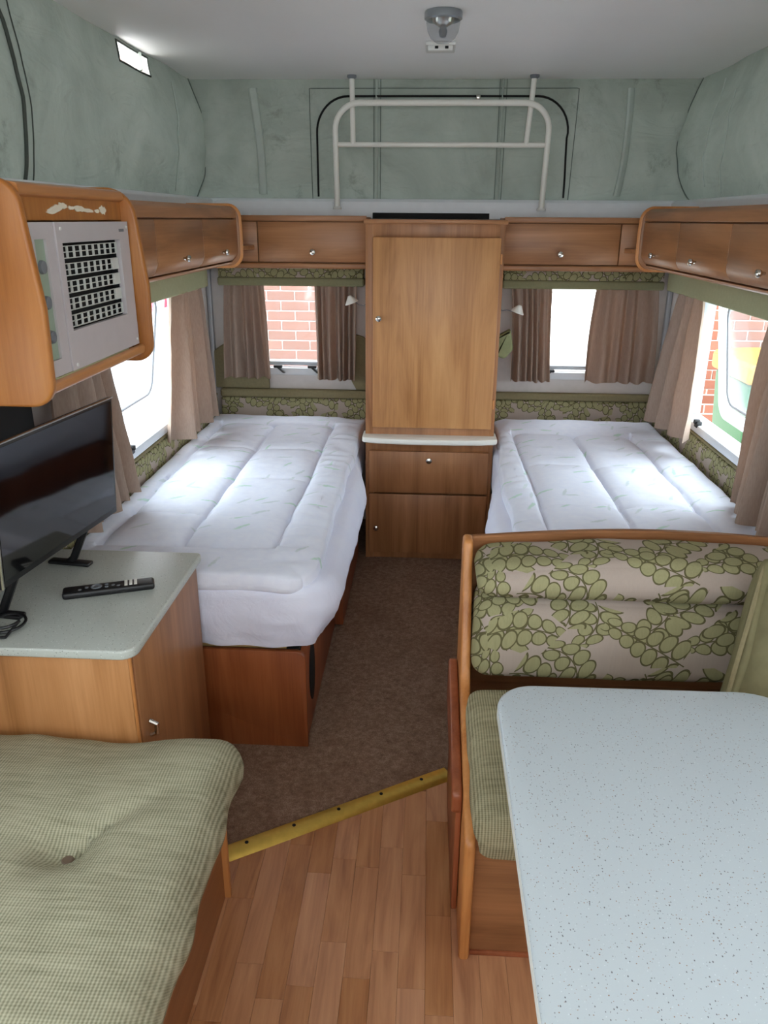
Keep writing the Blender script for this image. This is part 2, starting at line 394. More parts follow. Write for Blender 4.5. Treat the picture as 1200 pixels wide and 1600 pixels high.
# laminate strips, each its own piece
plank_me = {}
for L in (.30, .36, .42, .24):
    t = B().box(-.02885, .02885, -L/2+.0002, L/2-.0002, -.006, 0, .0004, 1).build('plank', M_plank, floor)
    plank_me[L] = t.data; t.data.transform(Matrix.Translation(ORG['floor'])); bpy.data.objects.remove(t)
x = -.52
while x < .78:
    y = .55-random.random()*.3
    while y < 1.95:
        L = random.choice((.30, .36, .42, .24)); inst(plank_me[L], 'plank', floor, (x, y+L/2, 0)); y += L
    x += .058
# carpet with its slanting edge
TH0, TH1 = Vector((-.56, 1.441)), Vector((.13, 1.857))
cp = [(XL, TH0.y), (TH0.x, TH0.y), (TH1.x, TH1.y), (XR, TH1.y), (XR, YB), (XL, YB)]
B().prism(cp, 'z', -.004, .006, .002, 1).build('carpet', M_carpet, label='worn brown fitted carpet between the two beds', cat='carpet', kind='structure')
st = thing('threshold_strip', (TH0.x*.5+TH1.x*.5, TH0.y*.5+TH1.y*.5, 0), 'brass edging strip slanting across the floor at the carpet edge', 'floor trim')
d = (TH1-TH0); L = d.length; d.normalize(); nrm = Vector((-d.y, d.x))
prof = [(-.024, .0005), (-.020, .006), (-.009, .0115), (.006, .0135), (.020, .0125), (.020, .006)]
bb = bmesh.new(); A = [bb.verts.new((TH0.x+nrm.x*o, TH0.y+nrm.y*o, z)) for o, z in prof]; TE = TH0.lerp(TH1, .945); C = [bb.verts.new((TE.x+nrm.x*o, TE.y+nrm.y*o, z)) for o, z in prof]
for i in range(6): bb.faces.new((A[i], A[(i+1) % 6], C[(i+1) % 6], C[i]))
bb.faces.new(A); bb.faces.new(C); bmesh.ops.recalc_face_normals(bb, faces=bb.faces[:]); B().add(bb).build('strip', M_brass, st)
for t in (.2, .36, .52, .68, .84):
    p = TH0.lerp(TH1, t)+nrm*.006; B().lathe([(.0055, 0), (.005, .0022), (.001, .0026)], (p.x, p.y, .0118), n=10).build('screw', M_dark, st)

b = B(); holes(b, 'x', XL, -.04, YF, YB+.04, -.05, ZR-.02, [WIN_L, WIN_L2]); b.build('wall_left', M_wall, label='off-white side wall with the window above the left bed', cat='wall', **STR)
b = B(); holes(b, 'x', XR, .04, YF, YB+.04, -.05, ZR-.02, [WIN_R, WIN_R2]); b.build('wall_right', M_wall, label='off-white side wall with the window above the right bed', cat='wall', **STR)
b = B(); holes(b, 'y', YB, .04, XL-.04, XR+.04, -.05, ZR-.02, [WIN_BL, WIN_BR]); b.build('wall_back', M_wall, label='off-white end wall behind the bed heads', cat='wall', **STR)
b = B(); holes(b, 'y', YF, -.04, XL-.04, XR+.04, -.05, ZC, [WIN_F, WIN_F2]); b.build('wall_front', M_wall, label='off-white end wall behind the viewer', cat='wall', **STR)
B().box(XL-.12, XR+.12, YF-.1, YB+.12, ZC, ZC+.06).build('ceiling', M_ceil, label='flat white raised pop-top ceiling', cat='ceiling', **STR)
# white ledge along the top of the solid walls
B().prism(rpoly([(YB+.04, 1.50), (YB-.075, 1.50), (YB-.075, ZR-.012), (YB-.06, ZR), (YB+.04, ZR)], [0, .004, .006, .006, 0]), 'x', XL-.04, XR+.04).build('trim_1', M_rail, label='white painted ledge under the back canvas', cat='ledge', **STR)
B().box(-.262, .265, YB-.082, YB-.0752, 1.502, 1.527, .002).build('cap_shadow_strip', M_dark, bpy.data.objects['trim_1'])  # dark strip standing in for the shade above the wardrobe cap
B().prism(rpoly([(XL-.04, 1.50), (XL+.075, 1.50), (XL+.075, ZR-.012), (XL+.06, ZR), (XL-.04, ZR)], [0, .004, .006, .006, 0]), 'y', YF, YB-.076).build('trim_2', M_rail, label='white painted ledge under the left canvas', cat='ledge', **STR)
B().prism(rpoly([(XR+.04, 1.50), (XR-.075, 1.50), (XR-.075, ZR-.012), (XR-.06, ZR), (XR+.04, ZR)], [0, .004, .006, .006, 0]), 'y', YF, YB-.076).build('trim_3', M_rail, label='white painted ledge under the right canvas', cat='ledge', **STR)
B().box(XL+.001, XL+.022, YB-.03, YB-.001, .7, 1.5, .004).build('trim_4', M_grey, label='grey upright corner strip by the left bed head', cat='trim', **STR)
B().box(XR-.022, XR-.001, YB-.03, YB-.001, .7, 1.5, .004).build('trim_5', M_grey, label='grey upright corner strip by the right bed head', cat='trim', **STR)

# ---- canvas of the pop top
def nz(a, b_, c, s=1.0): return noise.noise(Vector((a*s, b_*s, c*s)))
def cv_left(y, z):
    t = (z-ZR)/(ZC-ZR); e = exp(-((YB-y)/.28)**2)
    return (XL-.02+sin(pi*t)*(.018+.05*e)+.016*nz(y, z, 1.3, 3.0)+.012*(.5-abs(nz(y*.9+z*.7, z-y*.2, 7, 4.5)))*sin(pi*t)+.010*nz(y*.5+z*2, z-y*.3, 7, 6)*sin(pi*t), y, z)
def cv_right(y, z):
    t = (z-ZR)/(ZC-ZR); e = exp(-((YB-y)/.28)**2)
    return (XR+.02-sin(pi*t**.8)*(.018+.06*e)+.016*nz(y, z, 4.3, 3.0)-.012*(.5-abs(nz(y*.9-z*.7, z+y*.2, 9, 4.5)))*sin(pi*t)+.010*nz(y*.5-z*2, z+y*.3, 9, 6)*sin(pi*t), y, z)
def cv_back(x, z):
    t = (z-ZR)/(ZC-ZR); return (x, YB+.012*nz(x, z, 2.2, 4.0)*sin(pi*t)-.01*sin(pi*t)-.014*max(0, abs(x-.04)-.62)/.4*sin(pi*t)*(1+sin((abs(x-.04)+z*.35)*34)), z)
zs = lin(ZR, ZC, 34); VENT = (2.965, 3.285, 2.0, 2.062)
zl = sorted(set(zs) | {VENT[2], VENT[3], WIN_C[2], WIN_C[3]}); yl = sorted(set(lin(YF, YB, 190)) | {VENT[0], VENT[1], WIN_C[0], WIN_C[1]})
inC = lambda u, v: WIN_C[0] < u < WIN_C[1] and WIN_C[2] < v < WIN_C[3]
cl = B().grid(yl, zl, lambda u, v: cv_left(u, v), skip=lambda u, v: inC(u, v) or (VENT[0] < u < VENT[1] and VENT[2] < v < VENT[3])).build('wall_canvas_left', M_canvas, label='mould-stained grey-green pop-top canvas with a clear vent window', cat='canvas wall', **STR)
cr = B().grid(yl, zl, lambda u, v: cv_right(u, v), skip=inC).build('wall_canvas_right', M_canvas, label='grey-green pop-top canvas above the right lockers', cat='canvas wall', **STR)
cb = B().grid(lin(XL-.02, XR+.02, 130), zs, lambda u, v: cv_back(u, v)).build('wall_canvas_back', M_canvas, label='grey-green end canvas with an arched black zip', cat='canvas wall', **STR)
M_stitch = plain('grey_stitching', srgb(104, 114, 108), .8); M_seam = plain('dark_seam_cord', srgb(66, 72, 66), .8); M_strap = plain('grey_green_strap', srgb(186, 196, 188), .8)
for par, fn_ in ((cl, cv_left), (cr, cv_right)):
    B().grid(lin(WIN_C[0], WIN_C[1], 20), lin(WIN_C[2], WIN_C[3], 6), fn_).build('added_vinyl_window', M_clear2, par)  # unseen clear panels added in the canvas to brighten the ceiling
# vent pane and its border
v = VENT
pn = B().grid(lin(v[0], v[1], 8), lin(v[2], v[3], 3), lambda a, c: (cv_left(a, c)[0]+.001, a, c)).build('vent_pane', M_clear, cl, label='small clear vinyl vent window')
ring = [(v[0], v[2]), (v[1], v[2]), (v[1], v[3]), (v[0], v[3])]; pth = []
for i in range(4):
    for k in range(6):
        a = Vector(ring[i]).lerp(Vector(ring[(i+1) % 4]), k/6); pth.append((cv_left(a.x, a.y)[0]+.002, a.x, a.y))
B().tube(pth, .0035, 6, closed=True).build('vent_border', M_seam, cl)
B().tube([(cv_left(3.17, z)[0]+.006, 3.17+.02*(z-2.0)/.06, z) for z in lin(v[2], v[3], 4)], .012, 6, flat=.4).build('vent_strap', M_strap, cl)
B().tube([(cv_left(2.16+.03*sin(z*9), z)[0]+.006, 2.16+.035*sin((z-1.5)*7)-.03*(z > 1.95)*(z-1.95)*10, z) for z in lin(ZR, ZC, 24)], .005, 6).build('seam_cord', M_seam, cl)
B().tube([(cv_left(2.22, z)[0]+.003, 2.22+.02*sin((z-1.5)*7), z) for z in lin(ZR, ZC, 24)], .002, 6).build('seam', M_seam, cl)
B().tube([(cv_left(3.5, z)[0]+.0035, 3.5, z) for z in lin(ZR+.02, ZC-.06, 20)], .005, 6, flat=.5).build('pleat', M_strap, cl)
B().tube([(cv_right(3.55, z)[0]-.002, 3.55, z) for z in lin(ZR+.05, ZC-.04, 20)], .003, 6).build('pleat', M_strap, cr)
B().tube([(cv_right(3.4, z)[0]-.002, 3.4, z) for z in lin(ZR+.02, ZC-.1, 20)], .002, 6).build('pleat', M_strap, cr)
B().tube([(cv_left(YB-.02, z)[0]+.001, YB-.022, z) for z in lin(ZR, ZC, 20)], .003, 6).build('corner_seam', M_stitch, cl)
B().tube([(cv_right(YB-.02, z)[0]-.001, YB-.022, z) for z in lin(ZR, ZC, 20)], .003, 6).build('corner_seam', M_stitch, cr)
def onback(x, z, o=.003): return (x, cv_back(x, z)[1]-o, z)
for x0, x1 in ((-.80, -.775), (.852, .835)):
    B().tube([onback(x0+(x1-x0)*t+.012*sin(t*3), 2.035-.43*t, .004) for t in lin(0, 1, 14)], .019, 8, flat=.6).build('strap', M_strap, cb)
for x in (-.247, .303):
    B().tube([onback(x, z, .002) for z in lin(ZR, ZC, 16)], .014, 8, flat=.25).build('sewn_band', M_strap, cb)
    for dx in (-.015, .015): B().tube([onback(x+dx, z, .003) for z in lin(ZR, ZC, 16)], .0016, 5).build('stitching', M_stitch, cb)
B().tube([onback(-.548+.01*(2.035-z), z) for z in lin(ZR, 2.036, 12)]+[onback(x, 2.037) for x in lin(-.54, .62, 30)]+[onback(.630-.02*(2.036-z), z) for z in lin(2.035, ZR, 12)], .0017, 5).build('stitching', M_stitch, cb)
zp = [onback(-.516, z, .006) for z in lin(ZR+.01, 1.86, 10)]+[onback(-.376-.14*cos(a), 1.86+.145*sin(a), .006) for a in lin(.1, pi/2, 10)]+[onback(x, 2.005, .006) for x in lin(-.34, .42, 24)]+[onback(.455+.14*sin(a), 1.86+.145*cos(a), .006) for a in lin(0, pi/2, 10)]+[onback(.595+.004*sin(z*9), z, .006) for z in lin(1.84, ZR+.01, 10)]
zp = B().tube(zp, .0062, 8, flat=.6).build('zip', M_dark, cb, label='black arched zip')
B().box(.185, .205, YB-.03, YB-.012, 1.99, 2.01, .004).build('zip_pull', M_chrome, zp)

# ---- windows
def side_window(nm, s, X, wy, label, inview=True, tilt=.15):
    """s = +1 when the outside lies toward +x"""
    y0, y1, z0, z1 = wy; r = thing(nm, (X, (y0+y1)/2, z0), label, 'window', **STR)
    o = lambda a, c: (min(X+s*a, X+s*c), max(X+s*a, X+s*c))
    b = B()
    for (ya, yb, za, zb) in ((y0-.03, y0+.005, z0-.03, z1+.03), (y1-.005, y1+.03, z0-.03, z1+.03), (y0, y1, z1-.005, z1+.03)):
        b.box(*o(-.010, .046), ya, yb, za, zb, .003)
    b.build('frame', M_grey, r)
    B().box(*o(-.03, .05), y0-.03, y1+.03, z0-.028, z0+.006, .004).build('sill', M_rail, r)
    # acrylic sash hung from the top, swung outward
    H = z1-z0+.02; hx, hz = X+s*.05, z1+.01
    def place(c): return Vector((hx+s*(c.x*cos(tilt)-c.z*sin(tilt)), c.y, hz+c.z*cos(tilt)+c.x*sin(tilt)*.0))
    outer = rpoly([(y0-.02, -H), (y1+.02, -H), (y1+.02, 0), (y0-.02, 0)], .07, 8); inner = rpoly([(y0+.025, -H+.045), (y1-.025, -H+.045), (y1-.025, -.045), (y0+.025, -.045)], .06, 8)
    b = B(); bm = bmesh.new(); N = len(outer)
    vs_ = [[bm.verts.new((x, p[0], p[1])) for p in pts] for pts, x in ((outer, 0), (outer, .03), (inner, .03), (inner, 0))]
    for A, C in zip(vs_, vs_[1:]+vs_[:1]):
        for i in range(N): bm.faces.new((A[i], A[(i+1) % N], C[(i+1) % N], C[i]))
    bmesh.ops.recalc_face_normals(bm, faces=bm.faces[:]); b.add(bm); b.xform(place); sash = b.build('sash', M_sash, r)
    B().prism(inner, 'x', .012, .016).xform(place).build('pane', M_acryl, sash)
    B().tube([place(Vector((.015, p[0], p[1]))) for p in rpoly([(y0+.05, -H+.07), (y1-.05, -H+.07), (y1-.05, -.07), (y0+.05, -.07)], .06, 8)], .006, 6, closed=True).build('gasket', M_gasket, sash)
    if inview:
        for y in (y1-.20, y0+.2):
            c = B(); c.box(*o(-.036, -.012), y-.012, y+.02, z0-.004, z0+.022, .004); c.box(*o(-.045, -.02), y-.006, y+.006, z0+.012, z0+.03, .003); c.build('catch', M_black, r)
    return r
M_sash = _pane('milky_acrylic_frame', (.75, .8, .84, 1), .6, (.75, .8, .85, 1))
def back_window(nm, wx, label, catches):
    x0, x1, z0, z1 = wx; r = thing(nm, ((x0+x1)/2, YB, z0), label, 'window', **STR); b = B()
    for a, c, e, f in ((x0-.025, x0+.004, z0-.02, z1), (x1-.004, x1+.025, z0-.02, z1), (x0-.025, x1+.025, z1-.004, z1+.025)): b.box(a, c, YB-.008, YB+.046, e, f, .003)
    b.build('frame', M_grey, r)
    B().box(x0-.025, x1+.025, YB-.014, YB+.05, z0-.03, z0+.005, .004).build('sill', M_rail, r)
    bar = B().box(x0+.002, x1-.002, YB+.02, YB+.045, z0+.012, z0+.032, .004); bar.box(x0+.002, x0+.03, YB+.02, YB+.045, z0+.032, z1-.003, .004); bar.box(x1-.03, x1-.002, YB+.02, YB+.045, z0+.032, z1-.003, .004)
    sash = bar.build('sash', M_grey, r)
    B().box(x0+.03, x1-.03, YB+.03, YB+.034, z0+.032, z1-.003).build('pane', M_acrylb, sash)
    for cx, sd in catches:
        c = B().box(cx-.022, cx+.022, YB-.028, YB-.009, z0+.006, z0+.02, .004)
        c.prism([(cx-.006, z0+.008), (cx+.008, z0+.008), (cx+sd*.03+.006, z0-.018), (cx+sd*.03-.006, z0-.018)], 'y', YB-.030, YB-.016, .002); c.build('catch', M_black, r)
back_window('window_1', WIN_BL, 'small end window above the left bed showing red bricks outside', ((-.735, 1), (-.565, 1)))
back_window('window_2', WIN_BR, 'small end window above the right bed glowing plain white', ((.602, -1),))
side_window('window_3', -1, XL, WIN_L, 'acrylic window swung open above the left bed')
side_window('window_4', 1, XR, WIN_R, 'acrylic window swung open above the right bed')
side_window('window_5', 1, XR, WIN_R2, 'unseen window beside the dinette table', False, .12)
side_window('window_6', -1, XL, WIN_L2, 'unseen window added beside the ribbed bench', False, .12)  # unseen window, added for light in the foreground
r = thing('window_7', (0, YF, WIN_F[2]), 'wide unseen window added in the end wall behind the viewer', 'window', **STR); b = B()
for a, c, e, f in ((WIN_F[0]-.03, WIN_F[0], WIN_F[2]-.03, WIN_F[3]+.03), (WIN_F[1], WIN_F[1]+.03, WIN_F[2]-.03, WIN_F[3]+.03), (WIN_F[0], WIN_F[1], WIN_F[3], WIN_F[3]+.03), (WIN_F[0], WIN_F[1], WIN_F[2]-.03, WIN_F[2])): b.box(a, c, YF-.045, YF+.01, e, f, .003)
b.build('frame', M_grey, r); B().box(WIN_F[0], WIN_F[1], YF-.03, YF-.026, WIN_F[2], WIN_F[3]).build('pane', M_acryl, r)  # unseen window, added for light from behind the viewer

# ================================================================== OUTSIDE
GZ = -.55
M_conc = plain('pale_concrete', srgb(196, 192, 184), .9, mottled=.15, scale=4); B().box(-14, 14, -12, 16, GZ-.1, GZ).build('ground', M_conc, label='pale concrete yard outside the windows', cat='ground', **STR)
YH = 7.0
mb = Mat('red_brick', .9, spec=.1); oi = mb.n('ObjectInfo'); rn = S(mb.nt, oi.outputs['Random'])
mb.base(mb.mix(mb.noise(14, 4, .6)*.5+rn*.5, srgb(112, 72, 58), srgb(138, 94, 78))); M_brick = mb.m
mb = Mat('distant_brickwork', .9, spec=.1); x, y, z = mb.xyz(); bt = mb.n('TexBrick'); mb.set(bt.inputs['Vector'], mb.vec(x, z)); bt.offset = .5
bt.inputs['Scale'].default_value = 1; bt.inputs['Brick Width'].default_value = .25; bt.inputs['Row Height'].default_value = .086; bt.inputs['Mortar Size'].default_value = .006
bt.inputs['Color1'].default_value = srgb(112, 72, 58); bt.inputs['Color2'].default_value = srgb(138, 94, 78); bt.inputs['Mortar'].default_value = srgb(176, 168, 160); mb.base(bt.outputs[0]); M_brickfar = mb.m
M_mortar = plain('pale_mortar', srgb(176, 168, 160), .95)
house = thing('wall_house', (0, YH, GZ), 'red brick house wall outside the end windows', 'brick wall', **STR)
M_gd0 = plain('added_eaves_board', srgb(206, 200, 188), .7)
PA, PC = (-2.05, -.30, -.30, 1.35), (2.40, 4.40, .10, 1.35)
b = B(); holes(b, 'y', YH, .2, -7, 8, GZ, 3.4, [(PA[0], PA[1], PA[2], PA[3]), (PC[0], PC[1], PC[2], PC[3]), (-.2, 2.3, GZ, 1.75)]); b.build('far_brickwork', M_brickfar, house)
b = B(); b.box(PA[0], PA[1], YH+.008, YH+.2, PA[2], PA[3]); b.box(PC[0], PC[1], YH+.008, YH+.2, PC[2], PC[3]); b.build('mortar', M_mortar, house)
def bmesh_brick(L):
    o = B().box(-L/2, L/2, -.05, .05, -.038, .038, .004, 1).build('brick', M_brick, house); me = o.data; me.transform(Matrix.Translation(ORG[house.name])); bpy.data.objects.remove(o); return me
br_full, br_half = bmesh_brick(.24), bmesh_brick(.115)
for (xa, xb, za, zb) in (PA, PC):
    k = 0; z = za+.043
    while z < zb-.02:
        x = xa
        if k % 2: inst(br_half, 'brick', house, (x+.0625, YH+.05, z)); x += .125
        while x+.25 <= xb+.001: inst(br_full, 'brick', house, (x+.125, YH+.05+random.uniform(-.002, .002), z)); x += .25
        if xb-x > .12: inst(br_half, 'brick', house, (x+.0625, YH+.05, z))
        z += .086; k += 1
B().box(-7.2, 8.2, YH-.75, YH+.3, 2.25, 2.42).build('added_eaves', M_gd0, house)  # unseen overhang added to shade the bricks below it
gd = thing('door_1', (1.05, YH, GZ), 'white panelled garage door outside the right end window', 'garage door', **STR)
M_gd = plain('white_garage_panel', srgb(240, 238, 232), .6, mottled=.02)
pm = None
for i in range(11):
    z = GZ+i*.209
    B().box(-.199, 2.299, YH+.03, YH+.08, z+.004, z+.205, .006, 1).build('panel', M_gd, gd)
B().box(-.2, 2.3, YH+.06, YH+.2, GZ, 1.75).build('backing', M_gd, gd)
# wheelie bin with yellow lid
bx, by = 2.50, 5.75
M_bing = plain('green_bin_plastic', srgb(54, 100, 66), .5, mottled=.05); M_biny = plain('yellow_bin_lid', srgb(176, 126, 26), .45, mottled=.03)
bn = thing('wheelie_bin', (bx, by, GZ), 'green wheelie bin with a yellow lid outside the right window', 'bin')
def taper(c): t = (c.z-GZ)/1.0; k = .80+.2*t; return Vector((bx+(c.x-bx)*k, by+(c.y-by)*k, c.z))
B().box(bx-.29, bx+.29, by-.34, by+.34, GZ+.02, GZ+1.0, .03, 3).xform(taper).build('body', M_bing, bn)
B().rbox((bx-.315, by-.37, GZ+1.0), (bx+.315, by+.38, GZ+1.14), .035, (6, 6, 3), lambda p, q: (p.x, p.y, p.z+(.02*(1-q.x*q.x) if q.z > 0 else 0))).build('lid', M_biny, bn)
B().tube([(bx-.25, by+.40, GZ+1.02), (bx+.25, by+.40, GZ+1.02)], .016, 8).build('handle', M_biny, bn)
for sx in (-1, 1): B().lathe([(.0, -.03), (.1, -.03), (.1, .03), (0, .03)], (bx+sx*.27, by+.27, GZ+.1), (1, 0, 0), 16).build('wheel', M_black, bn)
B().box(1.6, 3.8, 3.2, 5.3, GZ, GZ+.02).build('grass_strip', plain('short_green_grass', srgb(64, 118, 62), .95, mottled=.25, scale=30), label='strip of short green grass outside the right window', cat='grass', kind='stuff')
# white van
vx = -1.95; vn = thing('parked_van', (vx-.9, 5.9, GZ), 'white van with a red stripe parked outside the left window', 'van')
M_van = plain('white_van_paint', srgb(236, 238, 246), .3, mottled=.01); M_red2 = plain('red_stripe', srgb(222, 60, 80), .4)
vp = rpoly([(vx-1.8, GZ+.3), (vx, GZ+.3), (vx-.02, GZ+1.1), (vx-.14, GZ+2.1), (vx-1.66, GZ+2.1), (vx-1.78, GZ+1.1)], [.08, .08, .2, .18, .18, .2])
B().prism(vp, 'y', 3.9, 8.6, .05, 3).build('body', M_van, vn)
B().prism([(vx-.012, GZ+1.42), (vx+.004-.02, GZ+1.42), (vx-.05, GZ+1.50), (vx-.066, GZ+1.50)], 'y', 4.1, 8.4).build('stripe', M_red2, vn)
for y in (4.6, 7.8): B().lathe([(0, -.1), (.24, -.1), (.32, -.08), (.32, .08), (.24, .1), (0, .1)], (vx-.08, y, GZ+.32), (1, 0, 0), 24).build('wheel', M_black, vn)
B().prism([(vx-.052, GZ+1.56), (vx-.04, GZ+1.56), (vx-.1, GZ+1.98), (vx-.115, GZ+1.98)], 'y', 6.6, 8.0).build('side_window', M_screen, vn)

# ================================================================== WARDROBE
def knob(o, d, parent, r=.013, mat=None):
    return B().lathe([(.004, 0), (.005, .008), (r*.75, .011), (r, .016), (r*.9, .022), (r*.4, .025), (0, .0255)], o, d, 18).build('knob', mat or M_chrome, parent, label='small chrome knob')
wx0, wx1, wy0 = -.2625, .3045, 3.344
wd = thing('wardrobe', ((wx0+wx1)/2, 3.58, .006), 'tall narrow wooden wardrobe between the two beds', 'wardrobe')
b = B(); b.box(wx0, wx0+.022, wy0+.002, YB-.002, .006, 1.49); b.box(wx1-.022, wx1, wy0+.002, YB-.002, .006, 1.49); b.box(wx0+.02, wx1-.02, wy0+.03, YB-.002, .006, 1.49); b.build('carcass', M_wz, wd)
b = B(); b.box(wx0, wx0+.036, wy0, wy0+.03, .006, 1.49, .003); b.box(wx1-.022, wx1, wy0, wy0+.03, .006, 1.49, .003); b.box(wx0+.03, wx1-.02, wy0, wy0+.03, 1.425, 1.49, .003); b.box(wx0+.03, wx1-.02, wy0, wy0+.03, .525, .645, .003); b.box(wx0+.03, wx1-.02, wy0+.004, wy0+.03, .006, .04, .003); b.build('face_frame', M_wz, wd)
B().box(wx0-.006, wx1+.008, wy0-.012, YB-.08, 1.483, 1.5, .004).build('top_cap', M_wx, wd)
d = B().box(-.231, .289, wy0-.018, wy0-.001, .640, 1.432, .004).build('door', M_door, wd, label='pale beech upper door'); knob((-.205, wy0-.018, 1.11), (0, -1, 0), d)
d = B().box(-.247, .287, wy0-.017, wy0-.001, .337, .532, .004).build('drawer', M_wz, wd); knob((.022, wy0-.017, .496), (0, -1, 0), d, .014)
d = B().box(-.247, .287, wy0-.017, wy0-.001, .040, .329, .004).build('door', M_wz, wd, label='lower cherry wood door'); knob((-.213, wy0-.017, .168), (0, -1, 0), d)
pts = rpoly([(wx0-.012, wy0+.06), (wx0-.012, wy0-.06)] + [(wx0-.012+(wx1-wx0+.024)*t, wy0-.072-.018*sin(pi*t)) for t in (.12, .3, .5, .7, .88)] + [(wx1+.012, wy0-.06), (wx1+.012, wy0+.06)], [0, .02, 0, 0, 0, 0, 0, .02, 0])
B().prism(pts, 'z', .582, .606, .006, 3).build('ledge', M_white, wd, label='white rounded shelf ledge')
for z in (.75, 1.35): B().box(.289, .297, wy0-.016, wy0-.004, z-.02, z+.02, .002).build('hinge', M_edge, wd)

# ================================================================== BACK LOCKERS
LY = 3.50
def back_locker(x0, x1, dx0, dx1, sx0, sx1, kx, cx, label):
    r = thing('overhead_locker', ((x0+x1)/2, (LY+YB)/2, 1.295), label, 'locker', 'overhead lockers on the end wall')
    B().box(x0, x1, LY+.018, YB-.08, 1.30, 1.508, .002).build('carcass', M_wx, r)
    B().box(x0, x1, LY, LY+.02, 1.489, 1.512, .003).build('top_rail', M_wx, r)
    B().box(x0, x1, LY-.004, LY+.02, 1.296, 1.319, .006, 3).build('bottom_rail', M_wx, r)
    d = B().box(dx0, dx1, LY, LY+.016, 1.323, 1.486, .003).build('flap_door', M_wx, r); knob((kx, LY, 1.365), (0, -1, 0), d)
    B().box(sx0, sx1, LY, LY+.016, 1.323, 1.486, .003).build('filler_panel', M_wx, r)
    B().prism(rpoly([(cx-.045, LY), (cx+.045, LY), (cx+.02, LY-.09), (cx-.045, LY-.14)] if cx < 0 else [(cx-.045, LY), (cx+.045, LY), (cx+.045, LY-.14), (cx-.02, LY-.09)], [0, 0, .02, .02]), 'z', 1.372, 1.392, .004).build('corner_shelf', M_wx, r)
back_locker(XL+.002, wx0-.007, -.737, -.272, XL+.003, -.741, -.501, -.80, 'long wooden overhead locker on the end wall above the left bed head')
back_locker(wx1+.009, XR-.002, .313, .797, .801, XR-.003, .553, .865, 'long wooden overhead locker on the end wall above the right bed head')

# ================================================================== SIDE LOCKERS
def side_locker(s, xw, D, y0, y1, doors, knobs, label):
    """s=+1: grows toward +x from the left wall"""
    X = lambda d_: xw+s*d_
    r = thing('overhead_locker', (X(D/2), (y0+y1)/2, 1.315), label, 'locker', 'overhead lockers along the side walls')
    pr = lambda pts, a, c, bev=0: B().prism([(X(p[0]), p[1]) for p in pts], 'y', a, c, bev)
    pr([(.002, 1.335), (D-.045, 1.335), (D-.022, 1.36), (D-.022, 1.53), (.076, 1.53), (.076, 1.497), (.002, 1.497)], y0+.02, y1-.02).build('carcass', M_wy, r)
    pr(rpoly([(D-.03, 1.499), (D-.001, 1.499), (D-.002, 1.53), (D-.02, 1.543), (.078, 1.543), (.078, 1.528), (D-.03, 1.528)], [0, .003, .01, .008, 0, 0, 0]), y0, y1-.02).build('top_rail', M_wy, r)
    pr(rpoly([(.004, 1.318), (D-.05, 1.318), (D-.026, 1.327), (D-.026, 1.333), (.004, 1.333)], [0, .004, .006, .002, 0]), y0, y1-.02).build('bottom_rail', M_wy, r)
    prof = [(D-.018, 1.494), (D-.002, 1.494), (D, 1.490), (D, 1.372), (D-.003, 1.362), (D-.010, 1.350), (D-.021, 1.3385), (D-.032, 1.3365), (D-.032, 1.342), (D-.018, 1.365)]
    for (a, c), k in zip(doors, knobs):
        d = pr(prof, a+.0025, c-.0025, .0012).build('flap_door', M_wy, r)
        if k: knob((X(D), k, 1.378), (s, 0, 0), d, .011)
    end = rpoly([(.002, 1.545-.05), (.076, 1.495), (.077, 1.545), (D+.004, 1.545), (D+.008, 1.45), (D+.006, 1.315), (.002, 1.315)], [0, 0, 0, .045, 0, .05, 0], 8)
    pr(end, y1-.02, y1, .003).build('end_panel', M_wz, r)
    band = [(p[0]+.0012, p[1]) for p in rpoly([(.08, 1.5455), (D+.004, 1.5455), (D+.0085, 1.45), (D+.0065, 1.3145), (.01, 1.3145)], [0, .045, 0, .05, 0], 8)]
    B().tube([(X(p[0]), y1-.011, p[1]) for p in band], .0095, 8, flat=.35).build('edge_band', M_edge, r)
side_locker(1, XL, .287, 1.975, 3.325, [(1.98, 2.305), (2.305, 2.80), (2.80, 3.302)], [None, 2.553, 3.05], 'wooden overhead locker with rounded end above the left bed')
side_locker(-1, XR, .290, .95, 3.365, [(.96, 1.40), (1.40, 1.87), (1.87, 2.38), (2.38, 2.87), (2.87, 3.342)], [1.2, 1.63, 2.10, 2.65, 3.13], 'wooden overhead locker with rounded end above the right bed')

# ================================================================== AIR CONDITIONER CABINET
ya, yb = 1.45, 1.955
ac = thing('air_conditioner_cabinet', (-.89, (ya+yb)/2, 1.155), 'curved amber wood cabinet holding an air conditioner above the television', 'cabinet')
def acprof(rt, dx): return rpoly([(XL+.002, 1.155), (-.697+dx, 1.155), (-.692+dx, 1.34), (-.714+dx, 1.566), (XL+.078, 1.566), (XL+.078, 1.498), (XL+.002, 1.498)], [0, .045, 0, rt, 0, 0, 0], 9)
for y0, y1, rt in ((ya-.02, ya, .05), (yb, yb+.02, .07)):
    B().prism(acprof(rt, -.014 if y0 < 1.5 else 0), 'y', y0, y1, .006, 3).build('side_panel', M_amber, ac)
b = B(); b.box(XL+.08, -.80, ya+.001, yb-.001, 1.19, 1.545); b.build('inner_box', M_amber, ac)
top = B().prism(rpoly([(XL+.08, 1.545), (-.750, 1.545), (-.746, 1.532), (-.730, 1.538), (-.734, 1.556), (-.755, 1.560), (XL+.08, 1.560)], [0, 0, .004, .006, .006, .01, 0]), 'y', ya+.001, yb-.001).build('top_rail', M_ambery, ac)
